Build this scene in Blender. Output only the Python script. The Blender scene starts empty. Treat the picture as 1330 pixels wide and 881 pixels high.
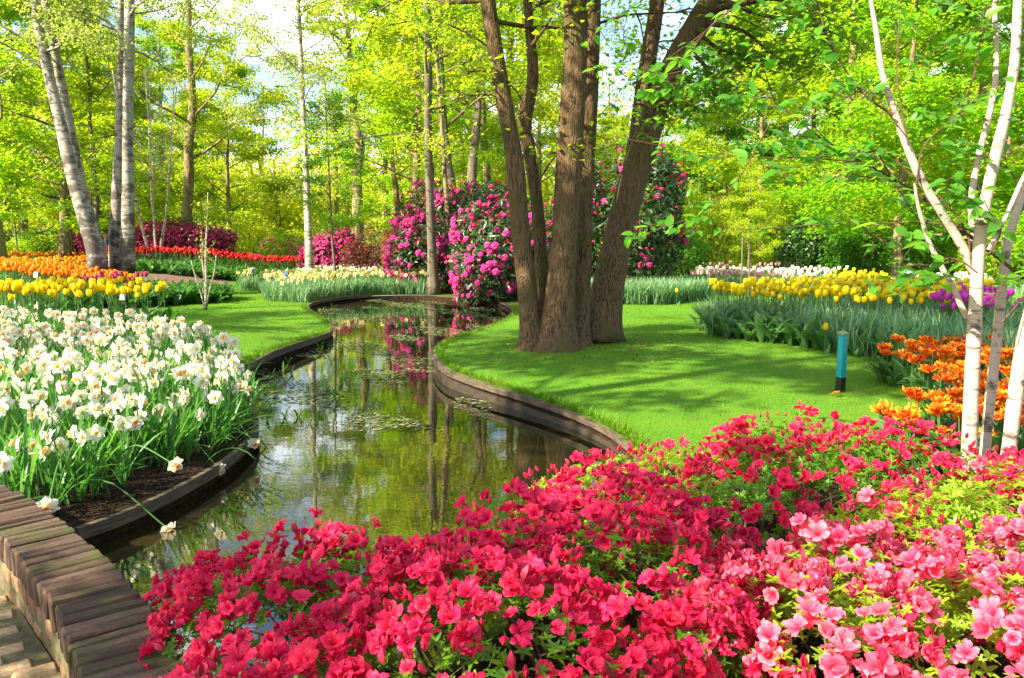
import bpy, math, random
import numpy as np
from mathutils import Vector, Matrix
from mathutils.geometry import delaunay_2d_cdt

# ------------------------------------------------------------------ camera, sky, sun, exposure
scene = bpy.context.scene
COL = scene.collection
PITCH = math.radians(7.35)
FPX, CX, CY = 1050.0, 665.0, 440.5
EYE = 1.15
SP, CP = math.sin(PITCH), math.cos(PITCH)

cam_d = bpy.data.cameras.new("camera"); cam = bpy.data.objects.new("camera", cam_d); COL.objects.link(cam)
cam.location = (0, 0, EYE); cam.rotation_euler = (math.pi / 2 - PITCH, 0, 0)
cam_d.sensor_width = 36.0; cam_d.lens = FPX / 1330.0 * 36.0
cam_d.clip_start = 0.05; cam_d.clip_end = 1000.0
scene.camera = cam

SUN_EL = math.radians(36)
SUN_AZ = Vector((-0.86, -0.51, 0)).normalized()          # horizontal direction towards the sun
SUN_DIR = Vector((SUN_AZ.x * math.cos(SUN_EL), SUN_AZ.y * math.cos(SUN_EL), math.sin(SUN_EL)))

world = bpy.data.worlds.new("World"); scene.world = world; world.use_nodes = True
wn, wl = world.node_tree.nodes, world.node_tree.links
wn.clear()
wo = wn.new("ShaderNodeOutputWorld"); bg = wn.new("ShaderNodeBackground")
sky = wn.new("ShaderNodeTexSky"); sky.sky_type = 'NISHITA'; sky.sun_disc = False
sky.sun_elevation = SUN_EL; sky.sun_rotation = math.atan2(SUN_DIR.x, SUN_DIR.y)
sky.air_density = 1.0; sky.dust_density = 1.5; sky.ozone_density = 1.0
tc = wn.new("ShaderNodeTexCoord"); mp = wn.new("ShaderNodeMapping"); mp.inputs['Scale'].default_value = (1.6, 1.6, 4.0)
cl = wn.new("ShaderNodeTexNoise"); cl.inputs['Scale'].default_value = 2.2; cl.inputs['Detail'].default_value = 6; cl.inputs['Roughness'].default_value = 0.6
cr = wn.new("ShaderNodeValToRGB"); cr.color_ramp.elements[0].position = 0.50; cr.color_ramp.elements[1].position = 0.72
cm = wn.new("ShaderNodeMixRGB"); cm.inputs['Color2'].default_value = (11.0, 11.2, 11.5, 1)
wl.new(tc.outputs['Generated'], mp.inputs['Vector']); wl.new(mp.outputs['Vector'], cl.inputs['Vector'])
wl.new(cl.outputs['Fac'], cr.inputs['Fac']); wl.new(cr.outputs['Color'], cm.inputs['Fac'])
wl.new(sky.outputs['Color'], cm.inputs['Color1']); wl.new(cm.outputs['Color'], bg.inputs['Color'])
bg.inputs['Strength'].default_value = 0.09
wl.new(bg.outputs['Background'], wo.inputs['Surface'])

sun_d = bpy.data.lights.new("sun", 'SUN'); sun = bpy.data.objects.new("sun", sun_d); COL.objects.link(sun)
sun_d.energy = 5.0; sun_d.angle = math.radians(0.6); sun_d.color = (1.0, 0.89, 0.68)
sun.rotation_euler = (-SUN_DIR).to_track_quat('-Z', 'Y').to_euler()
sun.location = (-20, -5, 25)

vs = scene.view_settings
vs.view_transform = 'Standard'; vs.look = 'None'; vs.gamma = 1.0; vs.exposure = 1.95; vs.use_curve_mapping = False
cy = scene.cycles
cy.max_bounces = 7; cy.diffuse_bounces = 4; cy.glossy_bounces = 3; cy.transmission_bounces = 5; cy.transparent_max_bounces = 4
cy.sample_clamp_indirect = 6.0; cy.caustics_reflective = False; cy.caustics_refractive = False
cy.use_denoising = True
try: cy.denoiser = 'OPENIMAGEDENOISE'
except Exception: pass

R = np.random.default_rng(7)
random.seed(7)

# ------------------------------------------------------------------ coordinates
def ray(px, py):
    p, q = (px - CX) / FPX, (py - CY) / FPX
    return np.array([p, CP - q * SP, -(SP + q * CP)])
def P(px, py, z=0.0):            # where the sight line through a photograph pixel meets height z
    d = ray(px, py); t = (z - EYE) / d[2]
    return np.array([d[0] * t, d[1] * t, z])
def D(px, py, Y):                # ... at forward distance Y
    d = ray(px, py); t = Y / d[1]
    return np.array([d[0] * t, Y, EYE + d[2] * t])
def PX(x, y, z):                 # photograph pixel of a world point (arrays ok)
    f = y * CP - (z - EYE) * SP; u = y * SP + (z - EYE) * CP
    return CX + FPX * x / f, CY - FPX * u / f

def sst(t):
    t = np.clip(t, 0, 1); return t * t * (3 - 2 * t)
def hgt(x, y):
    x = np.asarray(x, float); y = np.asarray(y, float)
    lf = sst((-1.75 - x) / 1.8) * sst((10.3 - y) / 1.6) * sst((y + 1) / 3)
    h = lf * (0.01 + 0.12 * sst((y - 6.9) / 1.0))
    h = h + 0.24 * sst((-6.0 - x) / 2.5) * sst((y - 9) / 3) * sst((27 - y) / 5)
    h = h + 0.10 * np.exp(-(((x - 0.9) / 2.2) ** 2 + ((y - 7.6) / 1.7) ** 2))
    h = h - 0.6 * sst((y - 25) / 5) * sst((-9 - x) / 4)
    h = h + 0.05 * np.sin(x * 0.7 + 1) * np.sin(y * 0.45) * sst((y - 14) / 5)
    return h

def catmull(pts, n, closed=False):
    pts = np.asarray(pts, float)
    if len(pts) == 2: pts = np.array([pts[0], (pts[0] + pts[1]) / 2, pts[1]])
    if closed: ext = np.vstack([pts[-1], pts, pts[0], pts[1]])
    else: ext = np.vstack([2 * pts[0] - pts[1], pts, 2 * pts[-1] - pts[-2]])
    m = len(ext) - 3
    s = np.linspace(0, m, n, endpoint=not closed)
    i = np.minimum(s.astype(int), m - 1); t = (s - i)[:, None]
    p0, p1, p2, p3 = ext[i], ext[i + 1], ext[i + 2], ext[i + 3]
    return 0.5 * ((2 * p1) + (-p0 + p2) * t + (2 * p0 - 5 * p1 + 4 * p2 - p3) * t ** 2 + (-p0 + 3 * p1 - 3 * p2 + p3) * t ** 3)

def inside(poly, pts):
    poly = np.asarray(poly)[:, :2]; x, y = pts[:, 0], pts[:, 1]
    r = np.zeros(len(pts), bool); n = len(poly); j = n - 1
    for i in range(n):
        xi, yi, xj, yj = poly[i, 0], poly[i, 1], poly[j, 0], poly[j, 1]
        if yi != yj:
            c = ((yi > y) != (yj > y)) & (x < (xj - xi) * (y - yi) / (yj - yi) + xi)
            r ^= c
        j = i
    return r
def scatter(poly, spacing, rng, jitter=0.45):
    poly = np.asarray(poly)[:, :2]; lo, hi = poly.min(0), poly.max(0)
    gx, gy = np.meshgrid(np.arange(lo[0], hi[0] + spacing, spacing), np.arange(lo[1], hi[1] + spacing, spacing * .88))
    gx[1::2] += spacing / 2
    p = np.stack([gx.ravel(), gy.ravel()], 1); p += rng.uniform(-jitter, jitter, p.shape) * spacing
    return p[inside(poly, p)]
def uniform_in(poly, n, rng):
    poly = np.asarray(poly)[:, :2]; lo, hi = poly.min(0), poly.max(0); out = np.zeros((0, 2))
    while len(out) < n:
        p = rng.uniform(lo, hi, (n * 2, 2)); out = np.vstack([out, p[inside(poly, p)]])
    return out[:n]

# ------------------------------------------------------------------ mesh building
class MB:
    def __init__(s): s.V = []; s.F = []; s.A = []; s.n = 0
    def add(s, V, F, mat=0, A=None):
        V = np.asarray(V, float).reshape(-1, 3)
        Fs = F if isinstance(F, list) else [F]
        for f in Fs:
            f = np.asarray(f, np.int64)
            if len(f): s.F.append((f + s.n, mat))
        s.V.append(V); s.A.append(np.zeros((len(V), 2)) if A is None else np.asarray(A, float)); s.n += len(V)
        return s
    def addt(s, tmpl, M=None, mat=0):          # a template (V, F, A) once, transformed
        V, F, A = tmpl
        if M is not None: V = V @ M[:3, :3].T + M[:3, 3]
        return s.add(V, F, mat, A)
    def inst(s, tmpl, pos, rot, scl, mat=0):    # a template many times
        V, F, A = tmpl; N = len(pos)
        if N == 0: return s
        scl = np.broadcast_to(np.asarray(scl, float), (N,))
        W = np.einsum('nij,kj->nki', rot, V) * scl[:, None, None] + pos[:, None, :]
        off = (np.arange(N) * len(V))[:, None, None]
        Fs = F if isinstance(F, list) else [F]
        s.add(W.reshape(-1, 3), [(np.asarray(f)[None] + off).reshape(-1, np.asarray(f).shape[1]) for f in Fs], mat, np.tile(A, (N, 1)))
        return s
    def merge(s, o, mat=None):
        for f, m in o.F: s.F.append((f + s.n, m if mat is None else mat))
        s.V += o.V; s.A += o.A; s.n += o.n; return s
    def mesh(s, name, mats, smooth=True):
        me = bpy.data.meshes.new(name)
        if s.n == 0: return me
        V = np.vstack(s.V); A = np.vstack(s.A)
        loops = np.concatenate([f.ravel() for f, _ in s.F]); tot = np.concatenate([np.full(len(f), f.shape[1]) for f, _ in s.F])
        mi = np.concatenate([np.full(len(f), m) for f, m in s.F])
        me.vertices.add(len(V)); me.vertices.foreach_set("co", V.astype(np.float32).ravel())
        me.loops.add(len(loops)); me.loops.foreach_set("vertex_index", loops.astype(np.int32))
        me.polygons.add(len(tot)); me.polygons.foreach_set("loop_start", np.concatenate([[0], np.cumsum(tot)[:-1]]).astype(np.int32))
        me.polygons.foreach_set("material_index", mi.astype(np.int32))
        me.polygons.foreach_set("use_smooth", np.full(len(tot), smooth))
        if np.abs(A).max() > 0:
            for k, nm in enumerate(("pu", "pv")):
                a = me.attributes.new(nm, 'FLOAT', 'POINT'); a.data.foreach_set("value", A[:, k].astype(np.float32))
        for m in (mats if isinstance(mats, (list, tuple)) else [mats]): me.materials.append(m)
        me.update(calc_edges=True)
        return me
    def build(s, name, mats, parent=None, loc=None, smooth=True):
        return put(name, s.mesh(name, mats, smooth), parent, loc)

def put(name, data, parent=None, loc=None):
    o = bpy.data.objects.new(name, data); COL.objects.link(o)
    if parent is not None: o.parent = parent
    if loc is not None: o.location = loc
    return o
def tag(o, label=None, cat=None, group=None, kind=None):
    if label: o["label"] = label
    if cat: o["category"] = cat
    if group: o["group"] = group
    if kind: o["kind"] = kind
    return o
def thing(name, label, cat, loc=(0, 0, 0), rz=0.0, group=None, scale=1.0):
    o = put(name, None, None, tuple(loc)); o.rotation_euler = (0, 0, rz); o.scale = (scale,) * 3
    o.empty_display_size = 0.1
    return tag(o, label, cat, group)

def tube(mb, pts, rad, sides=6, mat=0, cap=True, wob=None):
    pts = np.asarray(pts, float); n = len(pts); rad = np.broadcast_to(np.asarray(rad, float), (n,))
    T = np.gradient(pts, axis=0); T /= np.linalg.norm(T, axis=1)[:, None] + 1e-9
    ref = np.array([1.0, 0.13, 0.05]) if abs(T.mean(0)[0]) < 0.8 else np.array([0.05, 0.2, 1.0])
    U = ref - (T @ ref)[:, None] * T; U /= np.linalg.norm(U, axis=1)[:, None]
    W = np.cross(T, U)
    a = np.linspace(0, 2 * np.pi, sides, endpoint=False)
    rr = rad[:, None] * np.ones((1, sides))
    if wob is not None: rr = rr * wob(np.arange(n)[:, None], a[None])
    V = pts[:, None] + rr[..., None] * (np.cos(a)[None, :, None] * U[:, None] + np.sin(a)[None, :, None] * W[:, None])
    i = np.arange(n - 1)[:, None] * sides; j = np.arange(sides)[None]; k = (j + 1) % sides
    F = np.stack([i + j, i + k, i + sides + k, i + sides + j], -1).reshape(-1, 4)
    V = V.reshape(-1, 3); Fs = [F]
    if cap:
        V = np.vstack([V, pts[-1], pts[0]]); e = (n - 1) * sides; jj = np.arange(sides); kk = (jj + 1) % sides
        Fs.append(np.stack([e + jj, e + kk, np.full(sides, n * sides)], 1))
        Fs.append(np.stack([kk, jj, np.full(sides, n * sides + 1)], 1))
    A = np.zeros((len(V), 2)); A[:n * sides, 0] = np.repeat(np.linspace(0, 1, n), sides)
    return mb.add(V, Fs, mat, A * 0)
def box(mb, c, s, mat=0, rot=None, bev=0.0):
    c = np.asarray(c, float); h = np.asarray(s, float) / 2
    if bev <= 0:
        V = np.array([[x, y, z] for x in (-1, 1) for y in (-1, 1) for z in (-1, 1)]) * h
        F = np.array([[0, 1, 3, 2], [4, 6, 7, 5], [0, 4, 5, 1], [2, 3, 7, 6], [0, 2, 6, 4], [1, 5, 7, 3]])
        Fs = [F]
    else:
        V = []; idx = {}
        for ax in range(3):
            for sg in np.array([[x, y, z] for x in (-1, 1) for y in (-1, 1) for z in (-1, 1)]):
                v = sg * (h - bev); v[ax] = sg[ax] * h[ax]; idx[(ax,) + tuple(sg)] = len(V); V.append(v)
        V = np.array(V); q = []; t = []
        for ax in range(3):
            b, c2 = [k for k in range(3) if k != ax]
            for s0 in (-1, 1):
                def key(sb, sc, a=ax):
                    k = [0, 0, 0]; k[ax] = s0; k[b] = sb; k[c2] = sc; return idx[(a,) + tuple(k)]
                q.append([key(-1, -1), key(1, -1), key(1, 1), key(-1, 1)])
        for ax in range(3):
            b, c2 = [k for k in range(3) if k != ax]
            for sb in (-1, 1):
                for sc in (-1, 1):
                    k0 = [0] * 3; k1 = [0] * 3
                    k0[ax] = -1; k1[ax] = 1; k0[b] = k1[b] = sb; k0[c2] = k1[c2] = sc
                    q.append([idx[(b,) + tuple(k0)], idx[(b,) + tuple(k1)], idx[(c2,) + tuple(k1)], idx[(c2,) + tuple(k0)]])
        for sg in [(x, y, z) for x in (-1, 1) for y in (-1, 1) for z in (-1, 1)]:
            t.append([idx[(0,) + sg], idx[(1,) + sg], idx[(2,) + sg]])
        Fs = [np.array(q), np.array(t)]
    if rot is not None: V = V @ np.asarray(rot).T
    return mb.add(V + c, Fs, mat)

def frames(N, spin=None, rng=R):          # rotation matrices with z along N and a random turn about it
    N = N / (np.linalg.norm(N, axis=1)[:, None] + 1e-9)
    r = rng.normal(size=N.shape)
    T = r - (r * N).sum(1)[:, None] * N; T /= np.linalg.norm(T, axis=1)[:, None] + 1e-9
    return np.stack([T, np.cross(N, T), N], -1)
def frames_t(N, T):                        # z along N, x as near T as can be
    N = N / (np.linalg.norm(N, axis=1)[:, None] + 1e-9)
    T = T - (T * N).sum(1)[:, None] * N; T /= np.linalg.norm(T, axis=1)[:, None] + 1e-9
    return np.stack([T, np.cross(N, T), N], -1)
def rotz(a):
    c, s = np.cos(a), np.sin(a); o = np.zeros_like(a); e = np.ones_like(a)
    return np.stack([np.stack([c, -s, o], -1), np.stack([s, c, o], -1), np.stack([o, o, e], -1)], -2)
def rodr(axis, ang):
    axis = np.asarray(axis, float); axis = axis / np.linalg.norm(axis); x, y, z = axis
    K = np.array([[0, -z, y], [z, 0, -x], [-y, x, 0]]); return np.eye(3) + math.sin(ang) * K + (1 - math.cos(ang)) * K @ K

# ------------------------------------------------------------------ plant templates
def grid_faces(nu, nv):
    i = np.arange(nu - 1)[:, None] * nv; j = np.arange(nv - 1)[None]
    return np.stack([i + j, i + j + 1, i + nv + j + 1, i + nv + j], -1).reshape(-1, 4)
def petal(rz, hw, nv=3, az=0.0, cup=0.0, ruf=0.0, freq=3.0, ph=0.0, wrap=False, fringe=0.0, rng=R):
    rz = np.asarray(rz, float); hw = np.asarray(hw, float); nu = len(rz)
    u = np.linspace(0, 1, nu)[:, None]; v = np.linspace(-1, 1, nv)[None]
    r, z = rz[:, :1], rz[:, 1:]
    if wrap:
        a = v * hw[:, None] / np.maximum(r, 0.004); a = np.clip(a, -1.2, 1.2)
        x = r * np.cos(a) ; y = r * np.sin(a); zz = z + 0 * v
        x = x + cup * (v ** 2) * u * hw[:, None]
    else:
        y = v * hw[:, None]; x = r + 0 * v; zz = z + cup * v ** 2 * hw[:, None]
    w = ruf * np.sin(freq * v * 2 + ph + 4 * u) * (0.3 + np.abs(v)) * u
    zz = zz + w; x = x + 0.5 * w
    if fringe: 
        f = rng.uniform(-fringe, fringe, (nu, nv)) * u * (np.abs(v) > .6); x = x + f; zz = zz + f
    V = np.stack([x, y + 0 * x, zz], -1).reshape(-1, 3)
    c, s = math.cos(az), math.sin(az); V = V @ np.array([[c, -s, 0], [s, c, 0], [0, 0, 1]]).T
    A = np.stack([(u + 0 * v), np.abs(v) + 0 * u], -1).reshape(-1, 2)
    return V, grid_faces(nu, nv), A
def cat(ts):
    V, F, A, n = [], [], [], 0
    quads, tris = [], []
    for v, f, a in ts:
        for ff in (f if isinstance(f, list) else [f]):
            ff = np.asarray(ff); (quads if ff.shape[1] == 4 else tris).append(ff + n)
        V.append(v); A.append(a); n += len(v)
    Fs = []
    if quads: Fs.append(np.vstack(quads))
    if tris: Fs.append(np.vstack(tris))
    return np.vstack(V), Fs, np.vstack(A)
def xf(t, M=None, loc=(0, 0, 0), s=1.0):
    V = t[0] * s
    if M is not None: V = V @ np.asarray(M).T
    return V + np.asarray(loc, float), t[1], t[2]
def as_t(mb):
    V = np.vstack(mb.V); q = [f for f, _ in mb.F if f.shape[1] == 4]; t = [f for f, _ in mb.F if f.shape[1] == 3]
    return V, ([np.vstack(q)] if q else []) + ([np.vstack(t)] if t else []), np.vstack(mb.A)
def strap(az, L, w, lean, bend, n=6, fold=0.25, tipw=0.0, twist=0.0, belly=0.5):   # a long leaf leaning outwards and bending over
    u = np.linspace(0, 1, n); ang = lean + bend * u ** 1.6
    ds = L / (n - 1); r = np.concatenate([[0], np.cumsum(np.sin(ang[1:]) * ds)]); z = np.concatenate([[0], np.cumsum(np.cos(ang[1:]) * ds)])
    prof = np.clip(np.minimum(1, (0.45 + u / belly * .6)) * np.sqrt(np.maximum(0, 1 - np.maximum(0, (u - belly) / (1 - belly)) ** 2)), tipw, 1) * w / 2
    nx, nz = np.cos(ang), -np.sin(ang)
    V = []
    for s in (-1, 0, 1):
        tw = twist * u
        V.append(np.stack([r + np.abs(s) * fold * prof * -nx * -1 * 0 + (abs(s)) * fold * prof * nx * -1, s * prof * np.cos(tw), z + abs(s) * fold * prof * -nz * 1], 1))
    V = np.stack(V, 1).reshape(-1, 3)
    c, s = math.cos(az), math.sin(az); V = V @ np.array([[c, -s, 0], [s, c, 0], [0, 0, 1]]).T
    A = np.stack([np.repeat(u, 3), np.tile([1., 0, 1.], n)], 1)
    return V, grid_faces(n, 3), A
def tri_leaf(l=1.0, w=0.55, fold=0.18):     # cheap folded leaf: base at origin, along +x, normal +z
    V = np.array([[0, 0, 0], [.45 * l, w / 2, fold * w], [l, 0, -.05], [.45 * l, -w / 2, fold * w]], float)
    return V, [np.array([[0, 2, 1], [0, 3, 2]])], np.zeros((4, 2))
def full_leaf(l=1.0, w=0.6, fold=0.15, droop=0.12, n=6, point=1.0):
    u = np.linspace(0, 1, n); pr = np.sin(np.pi * u ** 0.8) ** 0.75 * (1 - 0.25 * u * point) * w / 2; pr[0] = 0.02 * w; pr[-1] = 0.002
    z = -droop * u ** 2 * l
    V = np.stack([np.stack([u * l, s * pr, z + abs(s) * fold * pr * 2], 1) for s in (-1, 0, 1)], 1).reshape(-1, 3)
    return V, grid_faces(n, 3), np.stack([np.repeat(u, 3), np.tile([1., 0, 1.], n)], 1)

# ------------------------------------------------------------------ materials
def new_mat(name):
    m = bpy.data.materials.new(name); m.use_nodes = True; nt = m.node_tree; nt.nodes.clear()
    out = nt.nodes.new("ShaderNodeOutputMaterial"); return m, nt, out
def N(nt, typ, **kw):
    n = nt.nodes.new("ShaderNode" + typ)
    for k, v in kw.items():
        if hasattr(n, k) and k not in ('Scale',): setattr(n, k, v)
    return n
def ramp(nt, stops, inp=None, interp='LINEAR'):
    r = nt.nodes.new("ShaderNodeValToRGB"); r.color_ramp.interpolation = interp; e = r.color_ramp.elements
    while len(e) < len(stops): e.new(0.5)
    for k, (p, c) in enumerate(stops):
        e[k].position = p; e[k].color = (c[0], c[1], c[2], 1) if not isinstance(c, (int, float)) else (c, c, c, 1)
    if inp is not None: nt.links.new(inp, r.inputs['Fac'])
    return r
def noise(nt, scale, detail=4, rough=.55, vec=None, stretch=None, coord='Object'):
    t = nt.nodes.new("ShaderNodeTexNoise"); t.inputs['Scale'].default_value = scale; t.inputs['Detail'].default_value = detail; t.inputs['Roughness'].default_value = rough
    if vec is None:
        c = nt.nodes.new("ShaderNodeTexCoord"); vec = c.outputs[coord]
    if stretch:
        m = nt.nodes.new("ShaderNodeMapping"); m.inputs['Scale'].default_value = stretch; nt.links.new(vec, m.inputs['Vector']); vec = m.outputs['Vector']
    nt.links.new(vec, t.inputs['Vector']); return t
def mixc(nt, fac, a, b, blend='MIX'):
    m = nt.nodes.new("ShaderNodeMixRGB"); m.blend_type = blend
    for s, v in (('Fac', fac), ('Color1', a), ('Color2', b)):
        if isinstance(v, (int, float)): m.inputs[s].default_value = v if s == 'Fac' else (v, v, v, 1)
        elif isinstance(v, (tuple, list)): m.inputs[s].default_value = (v[0], v[1], v[2], 1)
        else: nt.links.new(v, m.inputs[s])
    return m.outputs['Color']
def bump(nt, h, strength=.5, dist=.02):
    b = nt.nodes.new("ShaderNodeBump"); b.inputs['Strength'].default_value = strength; b.inputs['Distance'].default_value = dist
    nt.links.new(h, b.inputs['Height']); return b.outputs['Normal']
def pbsdf(nt, color, rough=.6, spec=.4, normal=None):
    p = nt.nodes.new("ShaderNodeBsdfPrincipled")
    if isinstance(color, (tuple, list)): p.inputs['Base Color'].default_value = (*color[:3], 1)
    else: nt.links.new(color, p.inputs['Base Color'])
    if isinstance(rough, (int, float)): p.inputs['Roughness'].default_value = rough
    else: nt.links.new(rough, p.inputs['Roughness'])
    p.inputs['Specular IOR Level'].default_value = spec
    if normal is not None: nt.links.new(normal, p.inputs['Normal'])
    return p
def leaf_mat(name, c1, c2, t1, t2, fac=.45, rough=.45, spec=.35, per_object=.0, patch=None):
    m, nt, out = new_mat(name)
    g = N(nt, "NewGeometry"); rnd = g.outputs['Random Per Island']
    base = mixc(nt, rnd, c1, c2); tr = mixc(nt, rnd, t1, t2)
    if per_object:
        oi = N(nt, "ObjectInfo"); hs = N(nt, "HueSaturation"); mr = N(nt, "MapRange")
        nt.links.new(oi.outputs['Random'], mr.inputs['Value']); mr.inputs['To Min'].default_value = .5 - per_object * .06; mr.inputs['To Max'].default_value = .5 + per_object * .10
        nt.links.new(mr.outputs['Result'], hs.inputs['Hue']); nt.links.new(base, hs.inputs['Color']); base = hs.outputs['Color']
        h2 = N(nt, "HueSaturation"); nt.links.new(mr.outputs['Result'], h2.inputs['Hue']); nt.links.new(tr, h2.inputs['Color']); tr = h2.outputs['Color']
    if patch:
        for (pc, ps, lo_, hi_, amt) in patch:
            pn = noise(nt, ps, 4, .65); f_ = ramp(nt, [(lo_, 0.0), (hi_, amt)], pn.outputs['Fac']).outputs['Color']; base = mixc(nt, f_, base, pc); tr = mixc(nt, f_, tr, tuple(min(1, x * 1.8) for x in pc))
    p = pbsdf(nt, base, rough, spec)
    t = N(nt, "BsdfTranslucent"); nt.links.new(tr, t.inputs['Color'])
    mx = N(nt, "MixShader"); mx.inputs['Fac'].default_value = fac
    nt.links.new(p.outputs[0], mx.inputs[1]); nt.links.new(t.outputs[0], mx.inputs[2]); nt.links.new(mx.outputs[0], out.inputs['Surface'])
    return m
def petal_mat(name, stops, edge=None, var=.12, trans=.35, rough=.5, hue=0.0, isl=True, edge_pow=(.55, 1.0), alt=None):
    m, nt, out = new_mat(name)
    a = N(nt, "Attribute"); a.attribute_name = "pu"
    c = ramp(nt, stops, a.outputs['Fac']).outputs['Color']
    if edge is not None:
        b = N(nt, "Attribute"); b.attribute_name = "pv"
        er = ramp(nt, [(edge_pow[0], 0.0), (edge_pow[1], 1.0)], b.outputs['Fac'])
        c = mixc(nt, er.outputs['Color'], c, edge)
    oi = N(nt, "ObjectInfo"); g = N(nt, "NewGeometry")
    add = N(nt, "Math"); add.operation = 'ADD'; nt.links.new(oi.outputs['Random'], add.inputs[0])
    if isl: nt.links.new(g.outputs['Random Per Island'], add.inputs[1])
    else: add.inputs[1].default_value = .5
    if alt is not None:
        fr = N(nt, "Math"); fr.operation = 'FRACT'; ml = N(nt, "Math"); ml.operation = 'MULTIPLY'; ml.inputs[1].default_value = 7.31; nt.links.new(add.outputs[0], ml.inputs[0]); nt.links.new(ml.outputs[0], fr.inputs[0])
        c = mixc(nt, ramp(nt, [(.25, 0.0), (.8, 1.0)], fr.outputs[0]).outputs['Color'], c, ramp(nt, alt, a.outputs['Fac']).outputs['Color'])
    mr = N(nt, "MapRange"); mr.inputs['From Max'].default_value = 2.0; mr.inputs['To Min'].default_value = 1 - var; mr.inputs['To Max'].default_value = 1 + var
    nt.links.new(add.outputs[0], mr.inputs['Value'])
    hs = N(nt, "HueSaturation"); nt.links.new(mr.outputs['Result'], hs.inputs['Value']); nt.links.new(c, hs.inputs['Color'])
    if hue:
        mh = N(nt, "MapRange"); mh.inputs['From Max'].default_value = 2.0; mh.inputs['To Min'].default_value = .5 - hue; mh.inputs['To Max'].default_value = .5 + hue
        nt.links.new(add.outputs[0], mh.inputs['Value']); nt.links.new(mh.outputs['Result'], hs.inputs['Hue'])
    p = pbsdf(nt, hs.outputs['Color'], rough, .25)
    t = N(nt, "BsdfTranslucent"); nt.links.new(hs.outputs['Color'], t.inputs['Color'])
    mx = N(nt, "MixShader"); mx.inputs['Fac'].default_value = trans
    nt.links.new(p.outputs[0], mx.inputs[1]); nt.links.new(t.outputs[0], mx.inputs[2]); nt.links.new(mx.outputs[0], out.inputs['Surface'])
    return m
def simple_mat(name, c1, c2, scale=6, rough=.8, bs=.4, bd=.01, spec=.3, stretch=None, metal=0):
    m, nt, out = new_mat(name)
    n = noise(nt, scale, 6, .6, stretch=stretch)
    r = ramp(nt, [(.3, c1), (.7, c2)], n.outputs['Fac'])
    p = pbsdf(nt, r.outputs['Color'], rough, spec, bump(nt, n.outputs['Fac'], bs, bd) if bs else None); p.inputs['Metallic'].default_value = metal
    nt.links.new(p.outputs[0], out.inputs['Surface']); return m
def bark_mat(name, c1, c2, c3=None, vs=14, stretch=(1, 1, .16), bd=.02, moss=None):
    m, nt, out = new_mat(name)
    n1 = noise(nt, vs * 1.6, 6, .62, stretch=stretch)
    v = N(nt, "TexVoronoi"); v.inputs['Scale'].default_value = vs * 2.2
    c = N(nt, "TexCoord"); mpn = N(nt, "Mapping"); mpn.inputs['Scale'].default_value = (stretch[0], stretch[1], stretch[2] * .8)
    dn = noise(nt, 5, 3); 
    va = N(nt, "MixRGB"); va.blend_type = 'ADD'; va.inputs['Fac'].default_value = .12
    nt.links.new(c.outputs['Object'], va.inputs['Color1']); nt.links.new(dn.outputs['Color'], va.inputs['Color2'])
    nt.links.new(va.outputs['Color'], mpn.inputs['Vector']); nt.links.new(mpn.outputs['Vector'], v.inputs['Vector'])
    ad = N(nt, "Math"); ad.operation = 'MULTIPLY'; nt.links.new(n1.outputs['Fac'], ad.inputs[0]); nt.links.new(v.outputs['Distance'], ad.inputs[1])
    r = ramp(nt, [(.08, c1), (.3, c2)], ad.outputs[0]); col = r.outputs['Color']
    n2 = noise(nt, 1.7, 4, .6)
    if c3 is not None: col = mixc(nt, ramp(nt, [(.45, 0.0), (.68, 1.0)], n2.outputs['Fac']).outputs['Color'], col, c3)
    if moss is not None:
        n3 = noise(nt, 3.1, 5, .65); col = mixc(nt, ramp(nt, [(.52, 0.0), (.66, .75)], n3.outputs['Fac']).outputs['Color'], col, moss)
    p = pbsdf(nt, col, .85, .2, bump(nt, ad.outputs[0], .9, bd))
    nt.links.new(p.outputs[0], out.inputs['Surface']); return m
def birch_mat(name, white=(.62, .58, .52), base_dark=2.2, fine=1.0, marks=0.0):
    m, nt, out = new_mat(name)
    c = N(nt, "TexCoord"); sx = N(nt, "SeparateXYZ"); nt.links.new(c.outputs['Object'], sx.inputs[0])
    n1 = noise(nt, 1.0, 5, .6, c.outputs['Object'], (5 * fine, 5 * fine, 34 * fine))
    n2 = noise(nt, 1.0, 5, .65, c.outputs['Object'], (4.5 * fine, 4.5 * fine, 6.5 * fine))
    n3 = noise(nt, 3, 4, .6, c.outputs['Object'])
    w = mixc(nt, n3.outputs['Fac'], white, tuple(x * y for x, y in zip(white, (.72, .68, .62))))
    lent = ramp(nt, [(.53 + marks, 0.0), (.60 + marks, .9)], n1.outputs['Fac']).outputs['Color']
    col = mixc(nt, lent, w, (.10, .075, .055))
    # dark cracked patches, thicker towards the foot of the trunk
    mz = N(nt, "MapRange"); mz.inputs['From Min'].default_value = 0; mz.inputs['From Max'].default_value = base_dark; mz.inputs['To Min'].default_value = .16; mz.inputs['To Max'].default_value = 0.0
    nt.links.new(sx.outputs['Z'], mz.inputs['Value'])
    ad = N(nt, "Math"); ad.operation = 'ADD'; nt.links.new(n2.outputs['Fac'], ad.inputs[0]); nt.links.new(mz.outputs['Result'], ad.inputs[1])
    pt = ramp(nt, [(.555, 0.0), (.64, 1.0)], ad.outputs[0]).outputs['Color']
    col = mixc(nt, pt, col, (.07, .06, .045))
    p = pbsdf(nt, col, .6, .3, bump(nt, ad.outputs[0], .6, .012))
    nt.links.new(p.outputs[0], out.inputs['Surface']); return m
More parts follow.
